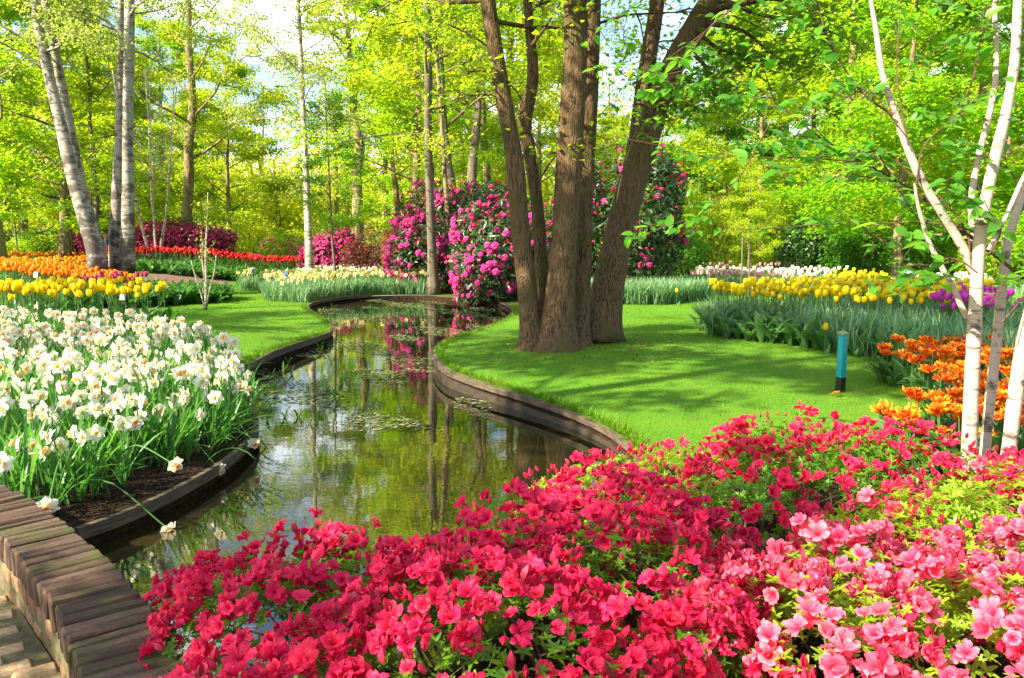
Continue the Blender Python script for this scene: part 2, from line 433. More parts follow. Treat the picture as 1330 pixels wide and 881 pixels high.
# ------------------------------------------------------------------ the materials of the place
M = {}
def grass_sheet():
    m, nt, out = new_mat("lawn_turf")
    n1 = noise(nt, 70, 5, .7); n2 = noise(nt, .9, 4, .6)
    c = ramp(nt, [(.3, (.045, .13, .006)), (.7, (.10, .25, .012))], n1.outputs['Fac']).outputs['Color']
    c = mixc(nt, ramp(nt, [(.45, 0.0), (.75, .55)], n2.outputs['Fac']).outputs['Color'], c, (.15, .26, .015))
    n3 = noise(nt, 3.2, 5, .7)
    c = mixc(nt, ramp(nt, [(.60, 0.0), (.72, .6)], n3.outputs['Fac']).outputs['Color'], c, (.12, .12, .02))
    p = pbsdf(nt, c, .9, .15, bump(nt, n1.outputs['Fac'], .8, .02)); nt.links.new(p.outputs[0], out.inputs['Surface']); return m
M['turf'] = grass_sheet()
M['blade'] = leaf_mat("grass_blade", (.06, .16, .005), (.15, .29, .008), (.15, .34, .01), (.28, .50, .02), .40, .55, .25, patch=[((.17, .27, .012), .8, .45, .65, .8), ((.15, .12, .03), 2.6, .60, .74, .65), ((.035, .13, .008), 1.7, .55, .7, .6)])
M['soil'] = simple_mat("bed_soil", (.012, .007, .004), (.05, .030, .018), 28, .95, .9, .04, .1)
M['floor'] = simple_mat("woodland_floor", (.035, .06, .008), (.10, .13, .02), 3.0, .95, .6, .05, .1)
M['gravel'] = simple_mat("gravel_path", (.10, .055, .045), (.22, .14, .11), 45, .95, .8, .02, .1)
M['mud'] = simple_mat("canal_mud", (.03, .022, .008), (.08, .06, .02), 5, .9, .3, .02, .2)
M['timber'] = simple_mat("wet_timber", (.035, .026, .016), (.13, .10, .065), 9, .8, .7, .006, .25, (1, 1, 9))
M['timber_dark'] = simple_mat("soaked_timber", (.018, .013, .008), (.06, .045, .028), 9, .55, .7, .006, .4, (1, 1, 9))

def water_mat():
    m, nt, out = new_mat("canal_water")
    n1 = noise(nt, 7.5, 3, .55, stretch=(1, 1.6, 1)); n2 = noise(nt, 1.4, 2, .5)
    b1 = N(nt, "Bump"); b1.inputs['Strength'].default_value = .009; b1.inputs['Distance'].default_value = .05; nt.links.new(n1.outputs['Fac'], b1.inputs['Height'])
    b2 = N(nt, "Bump"); b2.inputs['Strength'].default_value = .016; b2.inputs['Distance'].default_value = .12; nt.links.new(n2.outputs['Fac'], b2.inputs['Height']); nt.links.new(b1.outputs['Normal'], b2.inputs['Normal'])
    n3 = noise(nt, .8, 3)
    c = ramp(nt, [(.35, (.007, .007, .003)), (.7, (.024, .019, .005))], n3.outputs['Fac']).outputs['Color']
    p = pbsdf(nt, c, .015, .8, b2.outputs['Normal']); p.inputs['IOR'].default_value = 1.8
    nt.links.new(p.outputs[0], out.inputs['Surface']); return m
M['water'] = water_mat()
M['scum'] = leaf_mat("floating_weed", (.07, .10, .03), (.26, .28, .14), (.1, .1, .03), (.2, .2, .05), .2, .8, .1)

M['bark'] = bark_mat("ridged_bark", (.020, .012, .006), (.150, .092, .046), (.10, .070, .030), 34, (1, 1, .075), .03, moss=(.070, .072, .018))
M['bark_far'] = bark_mat("woodland_bark", (.07, .055, .03), (.25, .19, .10), (.27, .23, .10), 6, (1, 1, .2), .03)
M['bark_pale'] = bark_mat("pale_bark", (.08, .06, .03), (.22, .165, .09), None, 7, (1, 1, .3), .02)
M['bark_grey'] = simple_mat("grey_bark", (.06, .05, .035), (.17, .145, .10), 9, .85, .6, .02, .2, (1, 1, .3))
M['birch'] = birch_mat("old_birch_bark", (.33, .30, .26), 3.8)
M['birch_young'] = birch_mat("young_birch_bark", (.50, .41, .33), .01, 1.6, .06)
M['birch_far'] = birch_mat("slim_birch_bark", (.48, .43, .34), .5)
M['twig'] = simple_mat("twig_bark", (.05, .022, .012), (.12, .06, .03), 30, .8, .3, .004)
M['stem_az'] = simple_mat("shrub_wood", (.05, .03, .018), (.16, .10, .06), 40, .85, .4, .004)

M['lf_spring'] = leaf_mat("spring_leaves", (.10, .22, .006), (.22, .34, .010), (.42, .68, .010), (.74, .86, .03), .54, .45, .25, 0.3)
M['lf_lime'] = leaf_mat("lime_leaves", (.20, .30, .008), (.32, .40, .012), (.62, .76, .015), (.86, .90, .05), .52, .5, .25, .2)
M['lf_deep'] = leaf_mat("deep_green_leaves", (.035, .13, .008), (.08, .20, .012), (.12, .38, .01), (.30, .56, .02), .45, .4, .35, .2)
M['lf_birch'] = leaf_mat("birch_leaves", (.13, .20, .02), (.22, .28, .04), (.42, .55, .06), (.62, .70, .14), .5, .5, .25, .1)
M['lf_near'] = leaf_mat("fresh_near_leaves", (.04, .17, .012), (.10, .26, .02), (.14, .50, .02), (.34, .66, .03), .5, .4, .35)
M['lf_dark'] = leaf_mat("laurel_leaves", (.012, .045, .008), (.03, .085, .015), (.03, .13, .01), (.08, .22, .02), .3, .35, .4)
M['lf_rhodo'] = leaf_mat("rhododendron_leaves", (.022, .055, .018), (.055, .10, .03), (.03, .10, .012), (.09, .18, .03), .25, .38, .45)
M['lf_az'] = leaf_mat("azalea_leaves", (.04, .16, .010), (.15, .29, .015), (.15, .42, .012), (.40, .62, .03), .42, .35, .4)
M['lf_az_lime'] = leaf_mat("lime_azalea_leaves", (.13, .25, .010), (.25, .36, .02), (.45, .65, .02), (.70, .80, .05), .42, .4, .35)
M['lf_purple'] = leaf_mat("maroon_maple_leaves", (.05, .018, .015), (.11, .03, .02), (.22, .05, .03), (.34, .10, .04), .4, .5, .3)
M['lf_red'] = leaf_mat("reddish_leaves", (.20, .08, .03), (.28, .14, .04), (.5, .2, .05), (.6, .35, .08), .45, .5, .3)
M['lf_tulip'] = leaf_mat("tulip_leaves", (.045, .13, .035), (.09, .20, .06), (.10, .28, .04), (.2, .42, .07), .35, .42, .4)
M['lf_tulip_dark'] = leaf_mat("dark_tulip_leaves", (.02, .085, .015), (.055, .15, .025), (.05, .22, .02), (.14, .36, .04), .35, .42, .4)
M['lf_daff'] = leaf_mat("daffodil_leaves", (.035, .13, .02), (.09, .22, .045), (.08, .34, .03), (.22, .52, .06), .38, .4, .4)
M['lf_blue'] = leaf_mat("blue_green_leaves", (.07, .18, .07), (.22, .36, .17), (.14, .36, .10), (.36, .56, .22), .33, .45, .35)
M['stem_g'] = leaf_mat("flower_stems", (.06, .16, .03), (.10, .22, .05), (.1, .3, .04), (.2, .4, .06), .3, .45, .35)

M['daff_white'] = petal_mat("white_petals", [(0, (.70, .74, .42)), (.25, (.83, .81, .64)), (1, (.86, .84, .70))], None, .05, .38, .55)
M['daff_peach'] = petal_mat("peach_trumpet", [(0, (.80, .55, .12)), (.5, (.86, .62, .28)), (1, (.88, .60, .34))], None, .12, .38, .55, .012)
M['daff_ivory'] = petal_mat("ivory_trumpet", [(0, (.74, .66, .26)), (1, (.86, .79, .58))], None, .06, .38, .55)
M['daff_cream'] = petal_mat("pale_yellow_petals", [(0, (.72, .68, .22)), (1, (.83, .80, .46))], None, .10, .36, .55, .01)
M['daff_gold'] = petal_mat("golden_trumpet", [(0, (.70, .45, .02)), (1, (.80, .60, .04))], None, .1, .36, .55)
M['tul_yellow'] = petal_mat("yellow_tulip_petals", [(0, (.55, .55, .03)), (.3, (.80, .60, .004)), (1, (.86, .70, .008))], None, .10, .38, .42, .01)
M['tul_orange'] = petal_mat("orange_tulip_petals", [(0, (.75, .30, .01)), (1, (.86, .23, .004))], (.88, .36, .01), .18, .38, .45, .02)
M['tul_red'] = petal_mat("red_tulip_petals", [(0, (.50, .02, .01)), (1, (.74, .012, .02))], None, .18, .36, .42, .01)
M['tul_maroon'] = petal_mat("maroon_tulip_petals", [(0, (.25, .006, .04)), (1, (.36, .008, .06))], (.70, .30, .36), .2, .34, .42, .01)
M['tul_purple'] = petal_mat("purple_tulip_petals", [(0, (.60, .25, .45)), (.4, (.52, .03, .36)), (1, (.60, .06, .46))], None, .25, .36, .42, .02)
M['tul_parrot'] = petal_mat("flamed_tulip_petals", [(0, (.75, .25, .01)), (.3, (.60, .018, .006)), (1, (.72, .05, .006))], (.90, .46, .012), .2, .36, .45, .02, True, (.62, 1.0), alt=[(0, (.75, .30, .01)), (.5, (.82, .16, .008)), (1, (.88, .36, .01))])
M['tul_white'] = petal_mat("white_tulip_petals", [(0, (.6, .65, .35)), (1, (.82, .80, .72))], None, .06, .36, .5)
M['tul_pink'] = petal_mat("pink_tulip_petals", [(0, (.80, .62, .55)), (1, (.80, .36, .36))], (.82, .62, .58), .15, .36, .5, .02)
M['az_crimson'] = petal_mat("crimson_azalea_petals", [(0, (.46, .003, .035)), (.35, (.76, .008, .068)), (1, (.86, .035, .125))], None, .16, .44, .5, .012, False)
M['az_pink'] = petal_mat("rose_azalea_petals", [(0, (.60, .012, .085)), (.35, (.80, .075, .16)), (1, (.87, .25, .32))], None, .12, .44, .5, .012, False, alt=[(0, (.60, .008, .06)), (.35, (.82, .035, .10)), (1, (.88, .11, .19))])
M['az_crimson_i'] = petal_mat("crimson_azalea_petals_many", [(0, (.46, .003, .035)), (.35, (.76, .008, .068)), (1, (.86, .035, .125))], None, .16, .44, .5, .010)
M['az_pink_i'] = petal_mat("rose_azalea_petals_many", [(0, (.60, .012, .085)), (.35, (.80, .075, .16)), (1, (.87, .25, .32))], None, .12, .44, .5, .010, alt=[(0, (.60, .008, .06)), (.35, (.82, .035, .10)), (1, (.88, .11, .19))])
M['az_stamen'] = simple_mat("azalea_stamens", (.5, .04, .10), (.62, .08, .14), 60, .5, 0)
M['az_bud'] = petal_mat("azalea_buds", [(0, (.30, .03, .04)), (1, (.72, .02, .09))], None, .15, .25, .45)
M['rh_pink'] = petal_mat("magenta_rhododendron_petals", [(0, (.60, .02, .20)), (1, (.80, .07, .38))], None, .2, .34, .5, .02)
M['rh_bud'] = petal_mat("rhododendron_buds", [(0, (.45, .01, .06)), (1, (.72, .02, .12))], None, .15, .25, .45)
M['az_far'] = petal_mat("far_azalea_petals", [(0, (.34, .012, .10)), (1, (.52, .035, .19))], None, .25, .34, .5, .02)

# ------------------------------------------------------------------ ground, canal, lawns, paths
bank_px = [(95, 688), (160, 665), (230, 632), (285, 600), (318, 572), (329, 553), (323, 528), (309, 505), (300, 487), (330, 472), (372, 455), (410, 441),
           (428, 431), (425, 418), (404, 405), (399, 397), (420, 390), (470, 384), (535, 382.5), (578, 385)]
right_px = [(612, 388), (655, 394), (666, 409), (620, 433), (582, 450), (567, 465), (580, 485), (620, 501), (680, 518), (740, 537), (785, 556), (812, 573), (832, 600)]
bankL = np.array([P(*p)[:2] for p in bank_px]); bankR = np.array([P(*p)[:2] for p in right_px])
bankR = np.vstack([bankR, [[.36, 3.2], [.16, 2.75], [-.10, 2.2], [-.35, 1.75], [-.48, 1.30]]])
cl_ = catmull(bankL, 170); crr = catmull(bankR, 170)
far_cap = catmull(np.array([cl_[-1], [(cl_[-1][0] + crr[0][0]) / 2, (cl_[-1][1] + crr[0][1]) / 2 + .08], crr[0]]), 9)[1:-1]
WALL_A = np.array([-2.62, 4.02]) * .728; WALL_B = np.array([-.60, 1.48])
near_cap = np.array([[-.58, 1.30], [-1.72, 2.78]])
canal = np.vstack([cl_, far_cap, crr, near_cap])
WATER_Z = -0.088

def sheet(name, poly, dz, res, mat, kind='structure', keep_out=None, zfun=hgt, extra=None):
    poly = np.asarray(poly)[:, :2]
    pts = scatter(poly, res, R) if extra is None else extra
    if keep_out is not None: pts = pts[~inside(keep_out, pts)]
    n = len(poly); V2 = [Vector(p) for p in poly]; E = [(i, (i + 1) % n) for i in range(n)]
    if keep_out is not None:
        k = len(V2); ko = np.asarray(keep_out)[:, :2]; V2 += [Vector(p) for p in ko]; E += [(k + i, k + (i + 1) % len(ko)) for i in range(len(ko))]
    V2 += [Vector(p) for p in pts]
    ov, oe, of, *_ = delaunay_2d_cdt(V2, E, [], 0, 1e-5)
    ov = np.array([(v.x, v.y) for v in ov]); of = np.array([f for f in of if len(f) == 3])
    c = ov[of].mean(1); ok = inside(poly, c)
    if keep_out is not None: ok &= ~inside(keep_out, c)
    of = of[ok]
    V = np.column_stack([ov, zfun(ov[:, 0], ov[:, 1]) + dz])
    mb = MB(); mb.add(V, of)
    return tag(mb.build(name, mat), kind=kind)

# one sheet out to the horizon, finer near the canal
gp = [scatter([[-14, -4], [12, -4], [12, 28], [-14, 28]], .45, R), scatter([[-60, -20], [60, -20], [60, 90], [-60, 90]], 3.0, R)]
gp = np.vstack([gp[0], gp[1][~inside([[-14, -4], [12, -4], [12, 28], [-14, 28]], gp[1])]])
sheet('ground', [[-400, -200], [400, -200], [400, 600], [-400, 600]], -.012, 1, M['floor'], keep_out=canal, extra=gp)

wb = MB(); lo = canal.min(0) - .3; hi = canal.max(0) + .3
wb.add([[lo[0], lo[1], WATER_Z], [hi[0], lo[1], WATER_Z], [hi[0], hi[1], WATER_Z], [lo[0], hi[1], WATER_Z]], np.array([[0, 1, 2, 3]]))
tag(wb.build('water', M['water']), kind='structure')
mb = MB(); mb.add([[lo[0], lo[1], -.8], [hi[0], lo[1], -.8], [hi[0], hi[1], -.8], [lo[0], hi[1], -.8]], np.array([[0, 1, 2, 3]])); tag(mb.build('canal_bed', M['mud']), kind='structure')
# soil banks down to the canal bed
mb = MB(); cc = np.vstack([canal, canal[:1]]); zt = hgt(cc[:, 0], cc[:, 1]) - .014
V = np.stack([np.column_stack([cc, zt]), np.column_stack([cc, np.full(len(cc), -.82)])], 1).reshape(-1, 3)
k = np.arange(len(cc) - 1) * 2; mb.add(V, np.stack([k, k + 1, k + 3, k + 2], 1)); tag(mb.build('canal_bank', M['soil']), kind='structure')

def ribbon(mb, line, inward, th, z0, z1, mat=0):        # a plank bent along the bank, on its water side
    T = np.gradient(line, axis=0); T /= np.linalg.norm(T, axis=1)[:, None]; Nn = np.stack([T[:, 1], -T[:, 0]], 1) * inward
    a, b = line + Nn * .004, line + Nn * (.004 + th)
    h = hgt(line[:, 0], line[:, 1])
    z0 = h * .6 + z0; z1 = h + z1
    V = np.stack([np.column_stack([a, z0]), np.column_stack([b, z0]), np.column_stack([b, z1]), np.column_stack([a, z1])], 1)
    n = len(line); i = np.arange(n - 1)[:, None] * 4; j = np.arange(4)[None]; kk = (j + 1) % 4
    F = np.stack([i + j, i + kk, i + 4 + kk, i + 4 + j], -1).reshape(-1, 4)
    caps = np.array([[3, 2, 1, 0], [(n - 1) * 4, (n - 1) * 4 + 1, (n - 1) * 4 + 2, (n - 1) * 4 + 3]])
    mb.add(V.reshape(-1, 3), [F, caps], mat)
def edging(label, line, inward, two, gap_at=14):
    c = line[len(line) // 2]
    t = thing('timber_edging', label, 'edging', (c[0], c[1], 0), group='timber edging along the canal')
    off = np.array([c[0], c[1]])
    def plank(i0, i1, z0, z1, name, mat, th):
        mb = MB(); ribbon(mb, line[i0:i1], inward, th, z0, z1)
        for a in range(len(mb.V)): mb.V[a] = mb.V[a] - np.array([off[0], off[1], 0])
        mb.build(name, mat, t, smooth=False)
    for i in range(0, len(line) - 2, gap_at):
        plank(i, min(i + gap_at, len(line)) + (1 if i + gap_at < len(line) else 0), -.024 if two else -.042, .010, 'board', M['timber'], .028)
        if two: plank(i, min(i + gap_at, len(line)) + (1 if i + gap_at < len(line) else 0), -.26, -.062, 'lower_board', M['timber_dark'], .022)
        mb = MB(); p = line[i]; T = line[min(i + 1, len(line) - 1)] - p; T = T / np.linalg.norm(T); nn = np.array([T[1], -T[0]]) * inward
        q = p + T * .03 + nn * -.03 - off
        tube(mb, [[q[0], q[1], -.8], [q[0], q[1], -.02]], .022, 8); mb.build('stake', M['timber_dark'], t)
def seg(line, ctrl_n, a, b):
    n = len(line); return line[int(a / (ctrl_n - 1) * (n - 1)):int(b / (ctrl_n - 1) * (n - 1)) + 1]
nL, nR = len(bankL), len(bankR)
edging('curved timber board holding the soil of the white daffodil bed above the water', seg(cl_, nL, 0, 8), 1, False, 18)
edging('low timber board edging the left lawn round its tip at the water', seg(cl_, nL, 8, 15), 1, False, 18)
edging('dark timber board under the pale yellow daffodils at the canal end', seg(cl_, nL, 15, 17.3), 1, False, 18)
edging('double timber boards curving round the lawn below the big multi-stemmed tree', seg(crr, nR, 1, 13), 1, True, 22)

# lawns
li = lambda a: int(a / (nL - 1) * 169); ri = lambda a: int(a / (nR - 1) * 169)
lawnL = np.vstack([cl_[li(7.2):li(16)], [P(399, 394)[:2], P(352, 388)[:2], P(322, 372)[:2], P(330, 352)[:2], [-7.5, 27], [-13, 27], [-13, 14], [-7, 10.4], [-4.6, 9.2], [-3.4, 8.2], [-2.75, 7.4]]])
sheet('lawn_near_canal', lawnL, .006, .3, M['turf'])
lawnR = np.vstack([crr[ri(2):ri(12.6)], [[.75, 3.9], [1.5, 3.7], [3.0, 4.4], [8, 5], [13, 12], [13, 24], [6, 24], P(860, 372)[:2], P(760, 378)[:2]]])
sheet('lawn_by_trees', lawnR, .006, .25, M['turf'])
path = catmull(np.array([P(120, 396)[:2] + [0, 0], P(190, 394)[:2], P(262, 386)[:2], P(300, 377)[:2], P(296, 369)[:2], P(262, 367)[:2], P(205, 372)[:2], P(130, 382)[:2]]), 48, True)
sheet('path', path, .014, .4, M['gravel'])
# soil sheets of the beds
bedD = np.vstack([cl_[li(0):li(7.7)], [[-2.75, 7.4], [-3.5, 8.1], [-4.4, 8.6], [-9, 8.8], [-9, 2.0], [-2.3, 2.6], [-1.76, 2.9]]])
sheet('bed_soil', bedD, .012, .25, M['soil'])
bedAz = np.array([[-.40, 1.42], [-.27, 1.78], [-.03, 2.2], [.22, 2.75], [.42, 3.2], [.72, 3.75], [1.5, 3.62], [2.2, 4.0], [2.9, 5.4], [4.2, 6.4], [7, 6], [6, 0], [2, -1], [-.2, .3]])
sheet('bed_soil', bedAz, .016, .3, M['soil'])

# grass blades
def grass(name, poly, n, keep, lo_h=.010, hi_h=.028):
    p = uniform_in(poly, n, R); d = np.hypot(p[:, 0], p[:, 1]); p = p[keep(p)]
    a = R.uniform(0, 2 * np.pi, len(p)); lean = np.abs(R.normal(0, .45, len(p)))
    h = R.uniform(lo_h, hi_h, len(p)); w = h * .13 + .0012 * np.hypot(p[:, 0], p[:, 1]) / 5
    z = hgt(p[:, 0], p[:, 1]) + .004
    b = np.column_stack([p, z]); s = np.stack([np.cos(a), np.sin(a), 0 * a], 1); l = np.stack([-np.sin(a) * np.sin(lean), np.cos(a) * np.sin(lean), np.cos(lean)], 1)
    V = np.stack([b - s * w[:, None] / 2, b + s * w[:, None] / 2, b + l * h[:, None]], 1).reshape(-1, 3)
    mb = MB(); mb.add(V, np.arange(len(V)).reshape(-1, 3)); return tag(mb.build(name, M['blade'], smooth=False), kind='stuff')
def vis(p):
    x, y = PX(p[:, 0], p[:, 1], 0.0); return (x > -40) & (x < 1370) & (y < 640)
tag(grass('grass', lawnR, 330000, lambda p: vis(p) & (R.random(len(p)) < np.clip(1.35 - np.hypot(p[:, 0], p[:, 1]) / 14, .12, 1))), 'short mown grass of the lawn under the multi-stemmed tree', 'grass')
tag(grass('grass', lawnL, 170000, lambda p: vis(p) & (p[:, 1] < 17)), 'short mown grass of the sunlit lawn left of the canal', 'grass')
# longer tufts hanging over the boards
def fringe(line, inward, n):
    i = R.integers(1, len(line) - 1, n); T = line[i + 1] - line[i - 1]; T /= np.linalg.norm(T, axis=1)[:, None]; nn = np.stack([T[:, 1], -T[:, 0]], 1) * inward
    return line[i] - nn * np.abs(R.normal(0, .035, n))[:, None] - nn * .005
mb = MB(); tl = tri_leaf(1, .09, .3)
for line, sg, n in ((seg(crr, nR, 1.5, 13), 1, 5000), (seg(cl_, nL, 8, 15), 1, 3000)):
    p = fringe(line, sg, n); pos = np.column_stack([p, hgt(p[:, 0], p[:, 1]) + .004]); up = R.normal(0, .5, (n, 3)); up[:, 2] = 1
    mb.inst(tl, pos, frames_t(R.normal(size=(n, 3)), up), R.uniform(.025, .07, n))
tag(mb.build('grass', M['blade']), 'longer grass tufts along the canal boards', 'grass', kind='stuff')

# ------------------------------------------------------------------ brick bridge wall and path at the lower left
def brick_mat(name, cols, moss=.8):
    m, nt, out = new_mat(name)
    g = N(nt, "NewGeometry"); r = ramp(nt, cols, g.outputs['Random Per Island']).outputs['Color']
    n = noise(nt, 70, 5, .6); n2 = noise(nt, 5, 5, .6)
    c = mixc(nt, ramp(nt, [(.35, .0), (.75, .55)], n.outputs['Fac']).outputs['Color'], r, (.028, .020, .014))
    c = mixc(nt, ramp(nt, [(.50, 0.0), (.66, moss)], n2.outputs['Fac']).outputs['Color'], c, (.05, .06, .010))
    p = pbsdf(nt, c, .85, .25, bump(nt, n.outputs['Fac'], .55, .006)); nt.links.new(p.outputs[0], out.inputs['Surface']); return m
M['brick'] = brick_mat("mossy_brick", [(0, (.045, .025, .017)), (.5, (.080, .046, .030)), (1, (.12, .078, .054))])
M['brick_face'] = brick_mat("wall_brick", [(0, (.16, .085, .04)), (.5, (.22, .12, .06)), (1, (.28, .17, .09))])
M['paver'] = brick_mat("worn_paver", [(0, (.30, .21, .11)), (.5, (.38, .27, .15)), (1, (.44, .33, .20))], .15)
M['mortar'] = simple_mat("mossy_mortar", (.045, .05, .015), (.15, .125, .07), 22, .95, .8, .01)
wc = catmull(np.array([[-2.55, 3.30], [-2.0, 2.92], [-1.53, 2.50], [-1.06, 1.98], [-.71, 1.44], [-.50, .80]]), 400)   # middle line of the coping
L_ = np.concatenate([[0], np.cumsum(np.linalg.norm(np.diff(wc, axis=0), axis=1))])
WT = 0.20
t = thing('brick_wall', 'low curved brick wall with a mossy coping of bricks on edge', 'wall', (-1.12, 1.98, 0))
o3 = np.array([-1.12, 1.98, 0])
def wall_frame(s):
    i = np.searchsorted(L_, s); i = min(max(i, 1), len(wc) - 2); p = wc[i]; d = wc[i + 1] - wc[i - 1]; d = d / np.linalg.norm(d); return p, d, np.array([d[1], -d[0]])
cop = MB(); s = .03
while s < L_[-1] - .05:
    w = .047 + R.uniform(-.005, .006); p, d, nn = wall_frame(s + w / 2)
    rot = np.array([[nn[0], d[0], 0], [nn[1], d[1], 0], [0, 0, 1.0]]) @ rodr([0, 1, 0], R.normal(0, .018)) @ rodr([1, 0, 0], R.normal(0, .03))
    # a brick with worn, uneven corners
    b = MB(); box(b, [0, 0, 0], [.195 + R.uniform(-.010, .010), w - .007, .085], bev=.006)
    V = b.V[0] + R.normal(0, .0011, b.V[0].shape); 
    cop.add(V @ rot.T + np.array([p[0], p[1], WT - .04 + R.normal(0, .0025)]) - o3, [f for f, _ in b.F], 0); s += w
cop.build('coping', M['brick'], t, smooth=False)
def wall_strip(mb, off0, off1, z0, z1, mat=0, n=90):
    S = np.linspace(0.02, L_[-1] - .02, n); pr = [wall_frame(x) for x in S]
    p = np.array([q[0] for q in pr]); nn = np.array([q[2] for q in pr])
    a = p + nn * off0; b = p + nn * off1
    V = np.stack([np.column_stack([a, np.full(n, z0)]), np.column_stack([b, np.full(n, z0)]), np.column_stack([b, np.full(n, z1)]), np.column_stack([a, np.full(n, z1)])], 1) - o3
    i = np.arange(n - 1)[:, None] * 4; j = np.arange(4)[None]; kk = (j + 1) % 4
    mb.add(V.reshape(-1, 3), np.stack([i + j, i + kk, i + 4 + kk, i + 4 + j], -1).reshape(-1, 4), mat)
mb = MB(); wall_strip(mb, -.088, .088, -.8, WT - .006); mb.build('mortar_core', M['mortar'], t, smooth=False)
mb = MB()
for side in (-1, 1):                      # stretcher courses on both faces
    for c_ in range(2 if side > 0 else 6):
        s = .03 + (c_ % 2) * .05
        while s < L_[-1] - .1:
            w = .10; p, d, nn = wall_frame(s + w / 2); q = p + nn * side * .074
            rot = np.array([[nn[0], d[0], 0], [nn[1], d[1], 0], [0, 0, 1.0]])
            box(mb, np.array([q[0], q[1], WT - .118 - c_ * .072 + R.normal(0, .002)]) - o3, [.03 + R.uniform(-.005, .006), w - .01, .060], rot=rot @ rodr([0, 0, 1], R.normal(0, .02)), bev=.006); s += w
mb.build('brick_face', M['brick_face'], t, smooth=False)
# the paved path on the camera's side of the wall
PZ = WT - .185
mb = MB(); pp = MB()
fl = [[-3.4, 3.1], [-2.6, 3.2], [-2.03, 2.85], [-1.58, 2.43], [-1.12, 1.92], [-.78, 1.38], [-.56, .6], [-.5, -2], [-4, -2]]
tag(sheet('path', fl, PZ - .006, .4, M['mortar'], zfun=lambda x, y: 0 * x), kind='structure')
for ix in range(-4, 34):
    for iy in range(-2, 60):
        for k in range(1):
            u, v = ix * .108 + (iy % 2) * .05, iy * .062
            a = math.radians(38); x = -3.1 + u * math.cos(a) - v * math.sin(a) + 1.6; y = .3 + u * math.sin(a) + v * math.cos(a)
            if not inside(np.array(fl), np.array([[x, y]]))[0] or y < .2: continue
            d_ = np.min(np.hypot(wc[:, 0] - x, wc[:, 1] - y))
            if d_ < .14: continue
            box(pp, [x, y, PZ - .03 + R.normal(0, .003)], [.105, .0605, .06], rot=rodr([0, 0, 1], a + R.normal(0, .02)) @ rodr([1, 0, 0], R.normal(0, .02)), bev=.008)
tag(pp.build('brick_pavement', M['paver'], smooth=False), kind='structure')
# ------------------------------------------------------------------ trees
def unit(v): return v / (np.linalg.norm(v) + 1e-9)
def limb_path(rng, p0, az, el, L, n=7, curl=.25, droop=0.0, lift=0.0):
    pts = [np.array(p0, float)]; d = np.array([math.cos(az) * math.cos(el), math.sin(az) * math.cos(el), math.sin(el)])
    for k in range(n - 1):
        d = unit(d + rng.normal(0, curl, 3) * .5 + np.array([0, 0, lift - droop * (k / n)]))
        pts.append(pts[-1] + d * L / (n - 1))
    return np.array(pts)
def along(pts, t):
    s = t * (len(pts) - 1); i = min(int(s), len(pts) - 2); f = s - i
    return pts[i] * (1 - f) + pts[i + 1] * f, unit(pts[i + 1] - pts[i])
def grow(rng, stem, rad, n_limb, start, L, el=(.5, 1.0), sub=5, twig=4, droop=.1, lift=.05, wood=None, shape=None, end=.98, r_limb=.32, thin=.004, subl=.45):
    """Limbs, branches and twigs of one stem. Adds wood to the buffer and returns twig points and their directions."""
    AP, AD = [], []
    ga = rng.uniform(0, 6.28)
    for k in range(n_limb):
        f = start + (end - start) * (k + rng.uniform(0, .8)) / n_limb
        p, d = along(stem, f); ga += 2.4 + rng.normal(0, .35)
        ff = (f - start) / (1 - start + 1e-6)
        Lk = L * (shape(ff) if shape else (1.05 - .6 * ff)) * rng.uniform(.75, 1.2)
        e = el[0] + (el[1] - el[0]) * ff + rng.normal(0, .12)
        lp = limb_path(rng, p, ga, e, Lk, 8, .32, droop, lift)
        r0 = np.interp(f, np.linspace(0, 1, len(rad)), rad) * r_limb + thin
        if wood is not None: tube(wood, lp, np.linspace(r0, thin * .7, 8), 5, cap=False)
        az0 = math.atan2(*(lp[-1] - lp[0])[[1, 0]])
        for j in range(sub):
            g = .22 + .78 * (j + rng.random()) / sub; q, dd = along(lp, min(g, .99))
            a2 = az0 + rng.choice([-1, 1]) * rng.uniform(.35, 1.25); e2 = rng.normal(.12, .25)
            sp = limb_path(rng, q, a2, e2, Lk * subl * (1.25 - .6 * g) * rng.uniform(.7, 1.2), 6, .35, droop, 0)
            if wood is not None: tube(wood, sp, np.linspace(max(r0 * .35, thin), thin * .6, 6), 4, cap=False)
            for m_ in range(twig):
                g2 = rng.uniform(.15, 1); q2, d2 = along(sp, min(g2, .99))
                a3 = a2 + rng.choice([-1, 1]) * rng.uniform(.2, 1.2)
                tp = limb_path(rng, q2, a3, rng.normal(0, .3), Lk * .2 * rng.uniform(.5, 1.3), 4, .3, droop * 1.5, 0)
                AP.append(tp); AD.append(np.gradient(tp, axis=0))
            AP.append(sp[2:]); AD.append(np.gradient(sp, axis=0)[2:])
    return np.vstack(AP) if AP else np.zeros((0, 3)), np.vstack(AD) if AD else np.zeros((0, 3))
def leaves_on(rng, mb, AP, AD, n, size, spread=.12, flat=.55, tmpl=None, hang=0.0, vspread=.4):
    if tmpl is None: tmpl = tri_leaf(1, .62, .16)
    i = rng.integers(0, len(AP), n); off = rng.normal(0, spread, (n, 3)); off[:, 2] *= vspread
    pos = AP[i] + off
    d = AD[i] / (np.linalg.norm(AD[i], axis=1)[:, None] + 1e-9)
    nrm = rng.normal(0, flat, (n, 3)); nrm[:, 2] += 1
    T = d + rng.normal(0, .8, (n, 3)); T[:, 2] -= hang
    mb.inst(tmpl, pos, frames_t(nrm, T), size * rng.uniform(.65, 1.25, n))

